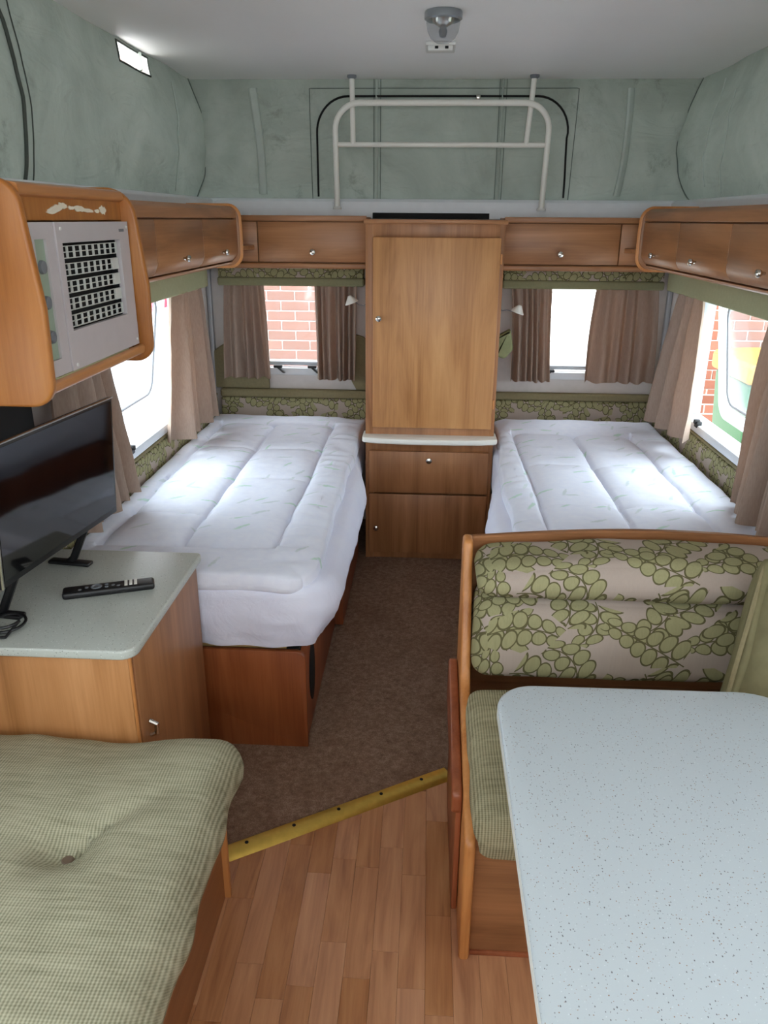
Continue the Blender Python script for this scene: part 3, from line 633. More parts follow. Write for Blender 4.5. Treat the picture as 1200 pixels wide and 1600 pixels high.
B().prism(rpoly([(XL+.08, 1.172), (-.745, 1.172), (-.716, 1.178), (-.714, 1.196), (-.724, 1.200), (-.745, 1.192), (XL+.08, 1.192)], [0, .01, .008, .006, .006, 0, 0]), 'y', ya+.001, yb-.001).build('bottom_rail', M_ambery, ac)
bd = B().box(-.762, -.742, ya+.001, yb-.001, 1.493, 1.545).build('header_board', M_amber, ac)
# torn glue left on the header
M_glue = plain('cream_glue_residue', srgb(232, 222, 200), .8)
for i, (y, z, ry, rz) in enumerate(((1.605, 1.513, .034, .007), (1.640, 1.521, .020, .005), (1.680, 1.517, .014, .0035), (1.720, 1.516, .026, .0065), (1.765, 1.512, .030, .004), (1.812, 1.512, .012, .004), (1.845, 1.514, .018, .008))):
    n = 18; pts = [(y+ry*cos(2*pi*k/n)*(1+.4*nz(k*.9, i*3.1, .5, 1.3)), z+rz*sin(2*pi*k/n)*(1+.7*nz(k*.7, i*2.3, 2.5, 1.7))+.10*(cos(2*pi*k/n)*ry)*(1 if i == 0 else -.3)) for k in range(n)]
    B().prism(pts, 'x', -.7425, -.7395-.0002*i).build('glue_patch', M_glue, bd)
# fascia
fx = -.724
fz0, fz1, fy0, fy1 = 1.203, 1.490, ya+.004, yb-.012
gy0, gy1, gz0, gz1 = 1.582, 1.885, 1.281, 1.451
b = B(); holes(b, 'x', fx-.012, .012, fy0+.105, fy1, fz0, fz1, [(gy0, gy1, gz0, gz1)]); fas = b.build('fascia', M_fascia, ac, label='silver grey air conditioner front plate', flat=True)
b = B(); holes(b, 'x', fx-.012, .009, fy0, fy0+.103, fz0, fz1, [(fy0+.02, fy0+.066, 1.235, 1.46)]); cs = b.build('control_strip', M_fascia, ac, flat=True)
B().box(fx-.02, fx-.008, fy0+.018, fy0+.068, 1.233, 1.462).build('control_window', plain('greenish_control_panel', srgb(150, 170, 150), .3), cs)
for z in (1.28, 1.345, 1.41): B().lathe([(.0, .0), (.013, 0), (.012, .006), (0, .007)], (fx-.008, fy0+.043, z), (1, 0, 0), 16).build('dial', M_gasket, cs)
B().box(fx-.05, fx-.03, gy0-.01, gy1+.01, gz0-.01, gz1+.01).build('grille_recess', M_dark, fas)
b = B(); b.box(fx-.04, fx-.0125, gy0-.002, gy0, gz0, gz1); b.box(fx-.04, fx-.0125, gy1, gy1+.002, gz0, gz1); b.box(fx-.04, fx-.0125, gy0, gy1, gz0-.002, gz0); b.box(fx-.04, fx-.0125, gy0, gy1, gz1, gz1+.002); b.build('grille_lining', M_dark, fas)
M_louv = plain('pale_grille_plastic', srgb(206, 208, 202), .4, mottled=.02)
for i in range(5):
    zt = gz1-.006-i*.0338; b = B(); y0, y1 = gy0+.004, gy1-.004
    for dz in (0, -.0115, -.023): b.box(fx-.013, fx-.008, y0, y1, zt+dz-.0015, zt+dz)
    nv = 9
    for k in range(nv+1):
        y = y0+(y1-y0-.003)*k/nv; b.box(fx-.012, fx-.0075, y, y+.0028, zt-.0245, zt)
    if 1 <= i <= 3: b.box(fx-.0125, fx-.0072, y1-.034, y1, zt-.025, zt)
    b.build('louvre', M_louv, fas)
for y, z in ((fy0+.125, 1.478), (fy1-.012, 1.478), (fy0+.125, 1.212), (fy1-.012, 1.215)): B().lathe([(.004, 0), (.0035, .002), (0, .0025)], (fx, y, z), (1, 0, 0), 10).build('screw', M_plast, fas)
B().box(fx, fx+.0006, 1.885, 1.915, 1.468, 1.474).build('name_plate', M_gasket, fas)
B().box(-.735, -.7245, ya+.03, yb-.08, 1.1935, 1.2025, .002).build('sealing_strip', plain('olive_sealing_strip', srgb(160, 154, 116), .7), ac)

# ================================================================== TELEVISION CABINET
cz = .655
tc = thing('television_cabinet', (-.83, 1.64, 0), 'low wooden corner cabinet with pale worktop under the television', 'cabinet')
B().box(XL+.004, -.626, 1.395, 1.884, .01, cz-.024).build('carcass', M_wz, tc)
B().box(XL+.004, -.612, 1.386, 1.398, .01, cz-.0225, .003).build('front_panel', M_cab, tc)
B().box(-.626, -.6085, 1.388, 1.404, .01, cz-.0225, .007, 3).build('corner_post', M_edge, tc)
d = B().box(-.626, -.607, 1.408, 1.880, .05, cz-.026, .004).build('door', M_wz, tc)
B().tube([(-.604, 1.442, .398), (-.590, 1.442, .404), (-.588, 1.442, .428), (-.604, 1.442, .436)], .0055, 8).build('handle', M_chrome, d, label='small steel handle')
B().prism(rpoly([(XL+.003, 1.372), (-.592, 1.372), (-.592, 1.888), (XL+.003, 1.888)], [0, .035, .012, 0]), 'z', cz-.022, cz, .005, 3).build('worktop', M_counter, tc, label='pale grey speckled worktop')

# television
tv = thing('television', (-.83, 1.65, cz), 'small black flat television standing on the corner cabinet', 'television')
NB, FB = Vector((-.853, 1.395)), Vector((-.792, 1.868)); dv = (FB-NB); TL = dv.length; dv.normalize(); ta = math.atan2(dv.y, dv.x)
def tvp(c):   # local: x along the width, y outward (toward the room), z up with slight forward lean
    out = Vector((dv.y, -dv.x)); k = c.y+(c.z-.92)*.075
    return Vector((NB.x+dv.x*c.x+out.x*k, NB.y+dv.y*c.x+out.y*k, c.z))
z0, z1 = .775, 1.082
B().box(0, TL, -.012, 0, z0, z1, .003).xform(tvp).build('bezel', M_black, tv)
B().box(.010, TL-.010, -.001, .0015, z0+.016, z1-.010).xform(tvp).build('screen', M_screen, tv, label='glossy black screen reflecting the bed')
B().tube([tvp(Vector(p)) for p in ((TL-.002, .001, z1-.001), (.002, .001, z1-.001), (.002, .001, z0+.002))], .0035, 6).build('silver_rim', M_chrome, tv)
B().box(.05, TL-.05, -.05, -.012, z0+.03, z1-.08, .012, 3).xform(tvp).build('rear_housing', M_black, tv)
tvl = lambda c: Vector((NB.x+dv.x*c.x+dv.y*c.y, NB.y+dv.y*c.x-dv.x*c.y, c.z))
for x in (.10, TL-.09):
    f = B().tube([(x, -.02, z0+.03), (x, -.05, z0-.01), (x, -.095, cz+.02), (x, -.11, cz+.006)], .010, 8); f.box(x-.014, x+.014, -.165, -.05, cz, cz+.010, .004); f.xform(tvl).build('foot', M_black, tv)
B().box(XL+.002, XL+.016, 1.36, 1.985, cz+.002, 1.15, .002).build('dark_panel', M_dark, label='dark panel over the wall behind the television', cat='board')  # flat dark panel covering the wall behind the television
pth = [(-1.0, 1.50, cz+.006)]+[(-.90+.045*cos(a)*(1-.03*a), 1.455+.045*sin(a)*(1-.02*a), cz+.005+.0012*a) for a in lin(2.6, 12.5, 40)]+[(-.88, 1.405, cz+.006), (-.94, 1.39, cz+.006)]
B().tube(pth, .0035, 7).build('power_cable', M_black, label='black cable coiled beside the television', cat='cable')
# remote
rm = thing('remote_control', (-.755, 1.645, cz), 'black remote control lying on the pale worktop', 'remote control'); ra = math.atan2(.075, .2)
def rp(c): return Vector((-.748+c.x*cos(ra)-c.y*sin(ra), 1.642+c.x*sin(ra)+c.y*cos(ra), c.z))
B().rbox((-.105, -.021, cz), (.105, .021, cz+.018), .007, (8, 3, 2)).xform(rp).build('casing', M_black, rm)
for i in range(3): B().box(.036+i*.011, .043+i*.011, -.014, .015, cz+.0175, cz+.0195, .0006, 1).xform(rp).build('button', M_white, rm)
for i, (x, y) in enumerate(((-.005, -.008), (-.005, .006), (.01, -.001), (.022, -.008), (-.05, 0), (-.065, -.008))): B().lathe([(.0045, 0), (.004, .0015), (0, .002)], rp(Vector((x, y, cz+.0175))), n=10).build('button', M_gasket, rm)
B().lathe([(.0135, 0), (.0125, .0016), (.009, .0016), (.008, .0005)], rp(Vector((-.028, 0, cz+.0175))), n=20).build('ring_button', M_gasket, rm)

# ================================================================== RIBBED BENCH
bn = thing('bench', (-.74, .75, 0), 'wooden bench base under the green ribbed cushion', 'bench')
B().box(-.458, -.440, .02, 1.366, 0, .345, .002).build('front_panel', M_wy, bn)
B().prism(rpoly([(XL+.004, 0), (-.428, 0), (-.428, .345), (XL+.004, .345)], [0, 0, .02, 0]), 'y', 1.367, 1.384, .003).build('end_panel', M_edge, bn)
B().box(XL+.004, -.458, .02, 1.366, .325, .345).build('seat_board', M_wy, bn)
BX, BY = -.618, 1.046
cu = thing('bench_cushion', (-.71, .78, .345), 'green ribbed seat cushion with a buttoned dimple on the bench', 'cushion')
def bcush(p, q):
    x, y, z = p
    if q.z > -.2:
        k = max(0, q.z); z += k*(.022*(1-q.x**4)*(1-q.y**6)+.012*nz(x, y, 3, 4)+.005*nz(x, y, 8, 14))
        d = sqrt(((x-BX)/1.0)**2+((y-BY)/1.0)**2); an = math.atan2(y-BY, x-BX)
        z -= k*(.046*exp(-(d/.05)**2)+.010*exp(-(d/.16)**2)+.022*exp(-((an-.75)/.16)**2)*exp(-(d/.15)**2))
        z += k*.010*exp(-(((x+.47)/.12)**2+((y-1.33)/.1)**2)) - k*.014*exp(-(((x+.62)/.10)**2+((y-1.38)/.08)**2))
    if q.x > .5: x += .012*nz(y, z, 2, 6)+.006*sin(y*40+z*30)*nz(y, z, 5, 3)
    if q.z > .9: pass
    return (x, y, z)
B().rbox((XL+.006, .15, .347), (-.362, 1.381, .458), .052, (46, 60, 4), bcush).build('cover', M_rib, cu)
B().lathe([(.012, 0), (.013, .003), (.009, .007), (0, .008)], (BX, BY, .4175), n=14).build('button', plain('brown_button', srgb(110, 92, 76), .6), cu)

# ================================================================== BEDS
def bed_base(s, xw, x1, y0, y1, label, lx):
    """s=+1 left bed (opens toward +x)"""
    X = lambda d_: xw+s*d_; D = abs(x1-xw)
    r = thing('bed_base', ((xw+x1)/2, (y0+y1)/2, .006), label, 'bed')
    B().prism(rpoly([(X(0.003), .006), (X(D), .006), (X(D), .335), (X(.003), .335)], [0, .004, .03, 0]), 'y', y0, y0+.018, .004).build('foot_panel', M_wz2, r)
    B().box(min(X(D-.02), X(D-.004)), max(X(D-.02), X(D-.004)), y0+.019, 2.655, .02, .325, .002).build('side_panel', M_red, r)
    B().box(min(X(D-.02), X(D+.028)), max(X(D-.02), X(D+.028)), 2.66, wy0-.004 if s > 0 else wy0-.004, .02, .34, .002).build('drawer_front', M_red, r)
    B().box(min(X(D-.02), X(D-.012)), max(X(D-.02), X(D-.012)), y0+.02, y1, .006, .03).build('plinth', M_dark, r)
    n = 24; B().prism([(2.055+.052*cos(2*pi*k/n), .195+.10*sin(2*pi*k/n)) for k in range(n)], 'x', min(X(D-.006), X(D-.001)), max(X(D-.006), X(D-.001)), .001, 1).build('vent_grille', M_dark, r, label='black oval vent')
    for i in range(10):
        y = y0+.03+i*.185; B().box(min(X(.01), X(D-.06)), max(X(.01), X(D-.06)), y, y+.06, .326, .340, .002).build('slat', M_slat, r)
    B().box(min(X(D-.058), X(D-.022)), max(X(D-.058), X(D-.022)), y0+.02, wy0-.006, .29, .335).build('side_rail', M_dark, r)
    return r
M_wz2 = wood('foot_panel_wood', srgb(128, 66, 34), srgb(150, 84, 46), srgb(168, 100, 58), 'z'); M_slat = plain('pale_pine_slat', srgb(206, 172, 112), .6)
bed_base(1, XL, -.325, 1.925, 3.80, 'wooden base of the left bed with a rounded foot panel', 0)
bed_base(-1, XR, .335, 1.925, 3.80, 'wooden base of the right bed behind the dinette', 0)

def mattress(s, xw, xin, y0, y1, label, ends):
    """sheet-covered mattress; xin is the aisle side"""
    r = thing('mattress', ((xw+xin)/2, (y0+y1)/2, .341), label, 'mattress')
    xa, xb = sorted((xw+s*.035, xin-s*.045))
    B().rbox((xa, y0+.035, .342), (xb, y1, .538), .03, (8, 16, 4)).build('core', M_sheet, r)
    rad = .11; path = []
    for y in lin(y1-.10, y0+rad, 60): path.append((Vector((xin-s*ends(y), y)), Vector((s, 0))))
    for a in lin(.05, pi/2, 12): path.append((Vector((xin-s*ends(y0+rad)-s*rad+s*rad*cos(a), y0+rad-rad*sin(a))), Vector((s*cos(a), -sin(a)))))
    xe = xw+s*.03; x_s = path[-1][0].x
    for t in lin(.02, 1, 40): path.append((Vector((x_s+(xe-x_s)*t, y0)), Vector((0, -1))))
    cum = [0]
    for p, q in zip(path, path[1:]): cum.append(cum[-1]+(q[0]-p[0]).length)
    def f(u, t):
        i = int(u); p, n = path[i]; c = cum[i]
        zb = .352 if n.y < -.7 else (.362+.02*nz(c, 1, 1, 3) if n.y < -.05 else .405-.105*min(1, max(0, (p.y-y0)/1.3))+.015*nz(c, 2, 5, 6))
        side = 1-min(1, max(0, -n.y)); out = -.06+.066*min(1, t/.16)**.6+.022*sin(pi*min(1, max(0, (t-.1)/.9)))*(.35+side) - .030*max(0, t-.55)/.45*(.4+.6*side)
        out += .009*nz(c*1.3, t*1.2, 3, 7)*t+.006*sin(c*45+4*nz(c, 0, 0, 4))*t*t*(1 if n.y < -.3 else .5)
        z = .546-(.546-zb)*max(0, (t-.08)/.92)-.004*(t < .08)
        return (p.x+n.x*out, p.y+n.y*out, z)
    B().grid(list(range(len(path))), lin(0, 1, 16), f, thick=.003).build('sheet', M_sheet, r, label='white cotton sheet hanging over the edge')
    return r
mattress(1, XL, -.262, 1.915, 3.74, 'mattress in a white sheet on the left bed', lambda y: .055*max(0, min(1, (y-2.95)/.35)))
mattress(-1, XR, .262, 1.915, 3.74, 'mattress in a white sheet on the right bed', lambda y: .092*max(0, min(1, (y-2.6)/.7)))

def topper(x0, x1, y0, y1, sx, sy, label, aisle):
    def g(d_, w_): return exp(-(d_/w_)**2)
    xa = max(sx) if aisle > 0 else min(sx); xe = x1 if aisle > 0 else x0
    def fn(p, q):
        x, y, z = p
        k = max(0, min(1, (q.z+.3)/1.3)); h = 0
        dx = min(abs(x-a-.008*nz(y, a, 0, 3)) for a in sx)
        inx = min(sx)-.004 <= x <= max(sx)+.004; iny = min(sy)-.004 <= y <= max(sy)+.004
        if iny: h += .012*g(dx, .008)+.012*g(dx, .035)
        for i, b_ in enumerate(sy):
            dy = y-b_-.008*nz(x, b_, 2, 4)
            if inx: h += (.012*g(dy, .009)+.009*g(dy, .035)) if i in (0, len(sy)-1) else (.005*g(dy, .009)+.005*g(dy, .04))
        ed = max(0, (x-xa)/(xe-xa)); fr = max(0, (sy[0]-y)/(sy[0]-y0))
        pc = .004*sin(y*62+6*nz(x, y, 1, 5))*min(1, ed*2)*(1-ed)*2+.003*sin(x*60+5*nz(x, y, 3, 5))*min(1, fr*2)*(1-fr)
        z += k*(.020-h+.007*nz(x, y, 4, 5)+.003*nz(x, y, 9, 16)+pc)
        z -= .018*ed**1.6+.014*fr**1.6*(.6+.4*nz(x, 0, 3, 6))
        cr_ = .10; cxc, cyc = xe-aisle*cr_, y0+cr_; ax, ay = (x-cxc)*aisle, cyc-y
        if ax > 0 and ay > 0:
            l = sqrt(ax*ax+ay*ay); m_ = max(ax, ay)/l; x = cxc+aisle*ax*m_; y = cyc-ay*m_
        if q.x*aisle > .85: x += aisle*.014*nz(y, z, 1, 5)
        if q.y < -.9: y += .016*nz(x, z, 6, 6)
        if aisle < 0: x += .036*max(0, min(1, (y-2.9)/.4))*max(0, 1-(x-x0)/.10)
        return (x, y, z)
    B().rbox((x0, y0, .534), (x1, y1, .573), .0195, (100, 190, 3), fn).build('mattress_topper', M_quilt, label=label, cat='topper')
topper(-1.03, -.292, 1.906, 3.72, (-.965, -.715, -.432), (2.095, 2.365, 2.75, 3.15, 3.575), 'quilted white topper with green leaf print on the left bed', 1)
topper(.292, 1.085, 1.93, 3.73, (.405, .675, .935), (2.13, 2.54, 3.0, 3.50), 'quilted white topper with faint leaf print on the right bed', -1)

# ================================================================== WALL PADS
def pad(nm, lo, hi, mat, label, band, group=None):
    r = thing(nm, ((lo[0]+hi[0])/2, (lo[1]+hi[1])/2, lo[2]), label, 'pad', group)
    n = (4, 24, 6) if hi[1]-lo[1] > .3 else (24, 4, 6)
    B().rbox(lo, (hi[0], hi[1], hi[2]-band), .014, n).build('patterned_panel', mat, r)
    B().rbox((lo[0], lo[1], hi[2]-band+.0005), hi, .012, n).build('top_band', M_olive, r, label='plain olive band')
    return r
PZ = .35
pl = pad('bedhead_pad', (XL+.04, YB-.05, PZ), (wx0-.004, YB-.003, .702), M_leaf_x, 'leaf patterned padded strip at the head of the left bed', .042, 'pads at the bed heads')
w1 = rpoly([(XL+.012, .703), (-.78, .703), (-.78, 1.0), (-.90, .985), (-1.0, .92), (XL+.012, .885)], [0, 0, .02, .03, .05, 0])
B().prism(w1, 'y', YB-.03, YB-.012, .006, 3).build('wing', M_olive, pl, label='plain olive wing beside the curtain')
w2 = rpoly([(-.345, .703), (wx0-.004, .703), (wx0-.004, .93), (-.31, .965), (-.37, .98), (-.37, .75)], [0, 0, .01, .02, .02, .02])
B().prism(w2, 'y', YB-.03, YB-.012, .006, 3).build('wing', M_olive, pl)
pad('bedhead_pad', (wx1+.004, YB-.05, PZ), (XR-.04, YB-.003, .706), M_leaf_x, 'leaf patterned padded strip at the head of the right bed', .036, 'pads at the bed heads')
pad('wall_pad', (XL+.002, 1.92, PZ), (XL+.030, YB-.054, .684), M_leaf_y, 'leaf patterned padded strip along the wall by the left bed', .014, 'pads along the side walls')
pad('wall_pad', (XR-.030, 1.92, PZ), (XR-.002, YB-.054, .684), M_leaf_y, 'leaf patterned padded strip along the wall by the right bed', .014, 'pads along the side walls')
# small green wing beside wardrobe
B().prism(rpoly([(wx1+.002, .925), (.352, .912), (.388, .955), (.372, 1.045), (wx1+.002, 1.01)], [.004, .02, .02, .006, .004]), 'y', 3.54, 3.59, .012, 3).build('fabric_pouch', plain('sage_fabric', srgb(142, 146, 108), .9, spec=.1, mottled=.12, scale=60), label='small green fabric pouch on the wardrobe side above the right bed', cat='pouch')

# ================================================================== PELMETS AND CURTAINS
def pelmet_back(x0, x1, label):
    r = thing('window_pelmet', ((x0+x1)/2, YB-.05, 1.2), label, 'pelmet', 'pelmets over the end windows')
    B().box(x0, x1, YB-.085, YB-.004, 1.238, 1.30, .005).build('patterned_box', M_leaf_x, r)
    B().rbox((x0-.004, YB-.093, 1.202), (x1+.004, YB-.003, 1.241), .010, (20, 3, 3)).build('bottom_band', M_olive2, r, label='plain green band')
M_olive2 = plain('plain_green_band', srgb(142, 140, 108), .9, spec=.1, mottled=.08, scale=90); M_pale = plain('pale_green_pelmet', srgb(172, 174, 140), .85, spec=.1, mottled=.06, scale=80)
pelmet_back(-.99, -.305, 'leaf patterned pelmet over the left end window'); pelmet_back(.345, 1.075, 'leaf patterned pelmet over the right end window')
for xs, y0, y1, lab in (((XL+.002, XL+.085), 1.99, 3.55, 'pale green pelmet strip under the left overhead locker'), ((XR-.090, XR-.002), 1.0, 3.62, 'pale green pelmet strip under the right overhead locker')):
    B().rbox((xs[0], y0, 1.212), (xs[1], y1, 1.294), .008, (3, 20, 3)).build('side_pelmet', M_pale, label=lab, cat='pelmet', group='pelmets along the side walls')
def curtain(a0, a1, c0, c1, zt, zb, folds, amp, nrm_, seed, label, group, tilt=0, waist=0):
    a0, a1, c0, c1 = map(Vector, (a0, a1, c0, c1)); n = Vector(nrm_); rnd = random.Random(seed); ph = rnd.random()*6
    def f(u, t):
        tw = u+.035*sin(u*9+ph)+.02*nz(u*6, t, seed, 1.0)
        top = a0.lerp(a1, u); bot = c0.lerp(c1, u); k = t**.8; p = top.lerp(bot, k)
        if waist: p = p + (a1-a0)*waist*sin(pi*t)*(.5-u)
        A = amp*1.9*(.40+.6*t); w_ = A*sin(2*pi*folds*tw+ph+.9*sin(t*2+seed)*.4)+A*.45*sin(2*pi*folds*.47*tw+seed)+.004*nz(u*9, t*4, seed, 1.4)
        z = zt+(zb(u) if callable(zb) else zb)*t-zt*t + (.004*sin(u*2*pi*folds) if t > .97 else 0) + (.006*nz(u*14, 0, seed, 1) if t < .03 else 0)
        p = p+n*w_; return (p.x, p.y, z)
    r = B().grid(lin(0, 1, int(folds*16)), [0, .03, .06]+lin(.1, .94, 18)+[.97, 1], f, thick=.0022)
    return r.build('curtain', M_curt, label=label, cat='curtain', group=group)
yc = YB-.072
curtain((-.965, yc), (-.775, yc), (-.985, yc-.005), (-.755, yc-.005), 1.206, .765, 4.2, .014, (0, -1), 1, 'taupe curtain left of the brick view in the left end window', 'curtains at the end windows')
curtain((-.535, yc), (-.335, yc), (-.530, yc-.005), (-.345, yc-.005), 1.206, .762, 6.2, .014, (0, -1), 2, 'taupe pleated curtain beside the wardrobe in the left end window', 'curtains at the end windows')
curtain((.385, yc), (.572, yc), (.405, yc-.005), (.595, yc-.005), 1.206, .772, 6.0, .013, (0, -1), 3, 'taupe pleated curtain beside the wardrobe in the right end window', 'curtains at the end windows', waist=.05)
curtain((.775, yc), (1.06, yc), (.76, yc-.005), (1.085, yc-.005), 1.206, .772, 5.0, .013, (0, -1), 4, 'wide taupe curtain at the corner of the right end window', 'curtains at the end windows', waist=-.05)
xc = XL+.075
curtain((xc, 3.06), (xc, 3.42), (xc+.012, 2.94), (xc+.012, 3.43), 1.216, lambda u: .655, 3.6, .020, (1, 0), 5, 'gathered taupe curtain at the far end of the left window', 'curtains at the side windows')
curtain((xc, 2.0), (xc, 2.31), (xc+.012, 2.0), (xc+.012, 2.45), 1.216, .64, 5.0, .018, (1, 0), 6, 'taupe curtain half hidden behind the television', 'curtains at the side windows')
xc = XR-.080
curtain((xc, 3.13), (xc, 3.45), (xc-.012, 3.04), (xc-.012, 3.66), 1.216, lambda u: .675-.04*u, 3.4, .020, (-1, 0), 7, 'flared taupe curtain at the far end of the right window', 'curtains at the side windows')
curtain((xc, 1.98), (xc, 2.50), (xc-.012, 1.98), (xc-.012, 2.54), 1.216, .61, 6.0, .022, (-1, 0), 8, 'dark taupe curtain at the near end of the right window', 'curtains at the side windows')

# ================================================================== READING LAMPS
for (sx, hx, hz, wx, wz, lab) in ((1, -.338, 1.166, wx0, 1.150, 'small white cone reading lamp on the left side of the wardrobe'), (-1, .392, 1.135, wx1, 1.136, 'small white cone reading lamp on the right side of the wardrobe')):
    r = thing('reading_lamp', (wx-sx*.004, 3.5, wz-.012), lab, 'lamp', 'reading lamps beside the wardrobe')
    B().lathe([(.012, 0), (.011, .006), (.004, .008)], (wx, 3.5, wz), (-sx, 0, 0), 14).build('mount', M_black, r)
    B().tube([(wx-sx*.006, 3.5, wz), (wx-sx*.02, 3.5, wz-.006), (wx-sx*.04, 3.498, wz-.003), (hx+sx*.02, 3.496, hz-.008), (hx+sx*.008, 3.496, hz+.002)], .0022, 7).build('arm', M_gasket, r)
    B().lathe([(.030, -.014), (.031, -.012), (.012, .014), (.008, .020), (0, .021)], (hx, 3.496, hz), (sx*-.35, 0, 1), 20).build('shade', M_white, r)

# ================================================================== TUBE FRAME UNDER THE ROOF
ty = 3.722
tf = thing('roof_lift_frame', (.04, ty, ZR), 'white steel tube roof lift frame against the back canvas', 'tube frame')
pts = rpoly([(-.418, 1.548), (-.424, 1.966), (.500, 1.966), (.490, 1.548)], [0, .105, .105, 0], 10)
B().tube([(p[0], ty+.01*(1.966-p[1]), p[1]) for p in pts], .0125, 12).build('hoop', M_white, tf)
B().tube([(-.412, ty, 1.803), (.486, ty, 1.803)], .0105, 12).build('crossbar', M_white, tf)
for x0, x1 in ((-.350, -.345), (.424, .404)): B().tube([(x0, ty+.015, ZC-.002), (x0*.6+x1*.4, ty+.012, 1.96), (x1, ty, 1.803)], .0115, 12).build('strut', M_white, tf)
for x in (-.418, .490): B().lathe([(.020, 0), (.02, .006), (.015, .012)], (x, ty+.004, 1.540), (0, 0, 1), 14).build('foot_bracket', M_plast, tf)
for x in (-.350, .424): B().lathe([(.020, 0), (.02, .008), (.014, .014)], (x, ty+.015, ZC), (0, 0, -1), 14).build('ceiling_socket', M_gasket, tf)

# ================================================================== CEILING LAMP
lx, ly = .023, 2.66
cl_ = thing('ceiling_lamp', (lx, ly, 1.985), 'round clear glass ceiling lamp with a dark metal rim', 'lamp')
B().lathe([(.054, 0), (.056, .004), (.056, .020), (.050, .024), (.046, .018), (.046, 0)], (lx, ly, ZC), (0, 0, -1), 28).build('rim', plain('dark_chrome', srgb(150, 156, 160), .3, .7), cl_)
B().lathe([(.048, .012), (.050, .030), (.046, .052), (.036, .070), (.020, .081), (0, .084)], (lx, ly, ZC), (0, 0, -1), 28).build('glass_dome', M_glass, cl_)
B().lathe([(.0, .004), (.042, .004), (.03, .03), (.012, .04), (0, .04)], (lx, ly, ZC), (0, 0, -1), 20).build('reflector', M_chrome, cl_)
B().lathe([(.0, .035), (.009, .04), (.013, .052), (.009, .066), (0, .069)], (lx, ly, ZC), (0, 0, -1), 14).build('bulb', M_gasket, cl_)
cc = thing('ceiling_catch', (.02, 3.10, ZC-.03), 'small white plastic block on the ceiling behind the glass lamp', 'catch')
B().box(-.032, .072, 3.06, 3.20, ZC-.014, ZC-.0005, .005).build('base', M_plast, cc); B().box(-.024, .062, 3.06, 3.09, ZC-.03, ZC-.012, .005).build('lip', M_plast, cc)
for x in (.0, .035): B().box(x, x+.012, 3.056, 3.064, ZC-.024, ZC-.016, .001).build('clip', M_dark, cc)

# ================================================================== DINETTE
dn = thing('dinette_seat', (.62, 1.5, 0), 'wooden frame of the dinette seat with a curved side panel', 'seat frame')
sp = rpoly([(1.238, 0), (1.818, 0), (1.818, .735), (1.800, .768), (1.755, .768), (1.735, .700), (1.67, .56), (1.62, .45), (1.30, .352), (1.238, .315)], [0, 0, .02, .015, .015, .05, .08, .08, .05, .03], 6)
B().prism(sp, 'x', .102, .126, .008, 3).build('side_panel', M_edge, dn)
B().box(.126, XR-.002, 1.254, 1.272, .012, .345, .002).build('front_panel', M_wx, dn); B().box(.126, XR-.002, 1.250, 1.262, 0, .012, .002).build('skirting', M_red, dn)
B().box(.126, XR-.002, 1.272, 1.80, .328, .345).build('seat_board', M_wx, dn)
arc = lambda x: .758+.030*sin(pi*min(1, max(0, (x-.10)/.95)))
xs = lin(.112, XR-.003, 24)
bm = bmesh.new(); ring = []
for x in xs: ring.append([bm.verts.new((x, y, z)) for y, z in ((1.796, 0.01), (1.796, arc(x)-.004), (1.800, arc(x)), (1.812, arc(x)), (1.816, arc(x)-.004), (1.816, .01))])
for A, C in zip(ring, ring[1:]):
    for i in range(6): bm.faces.new((A[i], A[(i+1) % 6], C[(i+1) % 6], C[i]))
bm.faces.new(ring[0]); bm.faces.new(ring[-1]); bmesh.ops.recalc_face_normals(bm, faces=bm.faces[:]); B().add(bm).build('back_board', M_wx, dn)
# folded flap hanging on the outside
fl = thing('folding_flap', (.09, 1.55, .04), 'narrow reddish wooden flap folded against the dinette side panel', 'flap')
B().prism(rpoly([(1.335, .30), (1.78, .30), (1.78, .44), (1.335, .36)], [.02, .02, .03, .02]), 'x', .078, .1005, .006, 3).build('upper_rail', M_red, fl)
B().prism(rpoly([(1.345, .02), (1.77, .02), (1.77, .31), (1.345, .31)], .01), 'x', .088, .1005, .003).build('lower_board', M_red, fl)
# seat cushion
def seatf(p, q):
    x, y, z = p
    if q.z > 0: z += q.z*(.012*(1-q.x**8)*(1-q.y**4)+.006*nz(x, y, 3, 7))+.003*sin(y*60+5*nz(x, y, 0, 6))*q.z*(q.x < -.6)
    if q.x < -.9: x += .008*nz(y, z, 3, 9)
    if q.y < -.6 and q.z < 0: z -= .022*min(1, (-.6-q.y)/.3)*-q.z*(x > .128)
    if q.y < -.8: y += .008*nz(x, z, 2, 6)
    return (x, y, z)
B().rbox((.112, 1.166, .354), (XR-.005, 1.61, .454), .038, (30, 24, 4), seatf).build('seat_cushion', M_rib2, label='green ribbed seat cushion of the dinette partly under the table', cat='cushion')
def back_up(p, q):
    x, y, z = p; z += (arc(x)-.770)*(.5+.5*q.z); y += .010*nz(x, z, 1, 6)*(q.y < 0) - .012*(1-q.z**2)*(q.y < 0)
    return (x, y, z+.004*nz(x, y, 5, 8))
B().rbox((.130, 1.606, .676), (XR-.005, 1.792, .764), .040, (40, 6, 4), back_up).build('backrest_cushion', M_leaf_b, label='upper roll of the leaf patterned dinette backrest', cat='cushion', group='leaf patterned backrest cushions')
def back_lo(p, q):
    x, y, z = p; y += .020*(q.z+1)/2*(q.y < 0)-.014*(1-q.z**2)*(q.y < 0)+.010*nz(x, z, 7, 5)*(q.y < 0)
    if q.x < -.9: x += .01*(1-q.z)/2*-1
    return (x, y, z+.003*nz(x, y, 5, 8))
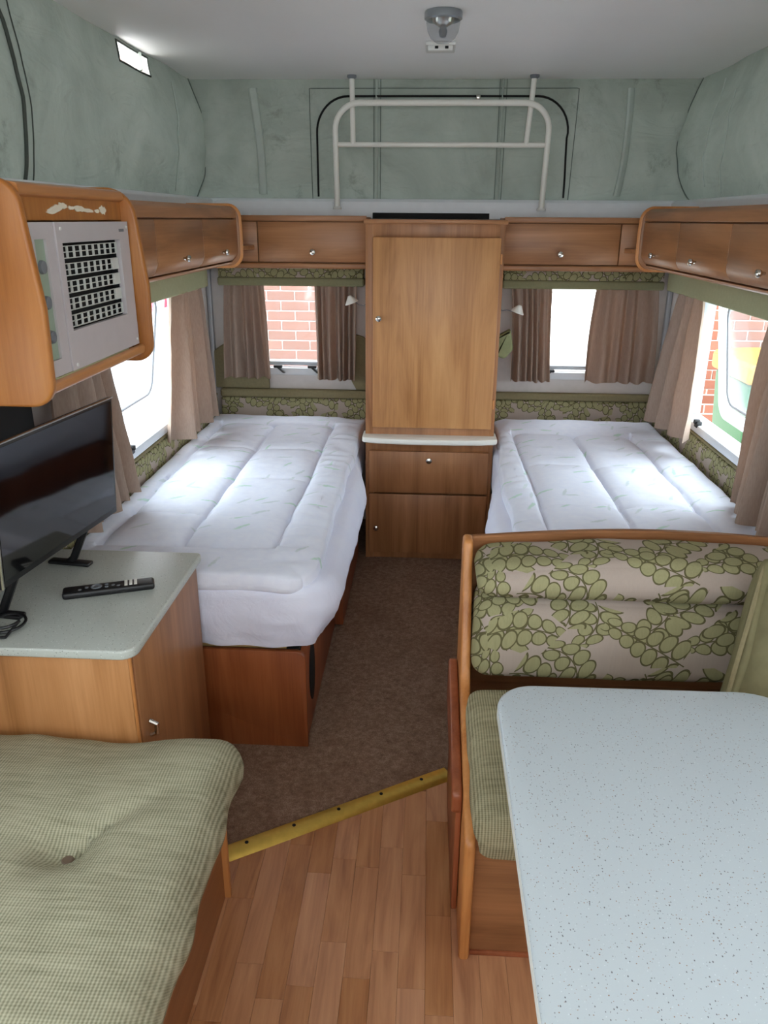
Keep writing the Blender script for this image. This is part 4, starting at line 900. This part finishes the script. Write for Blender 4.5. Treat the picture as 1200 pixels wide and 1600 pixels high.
B().rbox((.134, 1.610, .462), (XR-.005, 1.792, .672), .045, (40, 6, 8), back_lo).build('backrest_cushion', M_leaf_b, label='lower pad of the leaf patterned dinette backrest', cat='cushion', group='leaf patterned backrest cushions')
# loose cushion leaning in the corner
cx_, cy_, cz_ = .81, 1.42, .615; hw, hh = .20, .20
Rm = Matrix.Rotation(radians(24), 3, 'Z') @ Matrix.Rotation(radians(-24), 3, 'X') @ Matrix.Rotation(radians(31), 3, 'Y')
def pil(p, q):
    l = Vector((p.x, p.y, p.z)); e = max(abs(q.x), abs(q.z)); k = (1-q.x**4)*(1-q.z**4); l.y = l.y*(.30+1.0*sqrt(max(0, k)))
    l.x *= 1-.05*(1-q.z**2); l.z *= 1-.05*(1-q.x**2); l.y += .006*nz(l.x, l.z, 2, 9)
    l = Rm @ l; zz = cz_+l.z; return (cx_+l.x, cy_+l.y, zz if zz > .50 else .472+.028*exp((zz-.50)/.028))
M_cush = plain('faded_green_cotton', srgb(124, 118, 88), .9, spec=.1, mottled=.14, scale=40)
pw_ = thing('scatter_cushion', (cx_, cy_, .46), 'plain green cushion leaning in the corner of the dinette', 'cushion')
B().rbox((-hw, -.055, -hh), (hw, .055, hh), .03, (20, 4, 20), pil).build('cover', M_cush, pw_)
B().tube([(lambda w_: Vector((w_.x, w_.y, max(w_.z, .480))))(Vector((cx_, cy_, cz_))+Rm @ Vector((x, 0, z))) for x, z in rpoly([(-hw*.97, -hh*.97), (hw*.97, -hh*.97), (hw*.97, hh*.97), (-hw*.97, hh*.97)], .03)], .005, 6, closed=True).build('piping', M_olive, pw_)

# ================================================================== TABLE
tz = .72
tb = thing('table', (.41, .74, 0), 'pale speckled dinette table with rounded corners', 'table')
tp = rpoly([(.138, .20), (.664, .20), (.664, 1.212), (.138, 1.206)], [.07, .07, .10, .07], 10)
B().prism(tp, 'z', tz-.028, tz, .006, 3).build('table_top', M_table, tb)
rim = rpoly([(.1375, .1995), (.6645, .1995), (.6645, 1.2125), (.1375, 1.2065)], [.07, .07, .10, .07], 10)
B().prism(rim, 'z', tz-.025, tz-.007).build('edge_band', M_edgew, tb)
B().lathe([(.16, 0), (.16, .012), (.05, .03), (.032, .05), (.032, .66), (.09, .672), (.09, .692), (0, .692)], (.414, .70, 0), n=28).build('pedestal', M_chrome, tb)
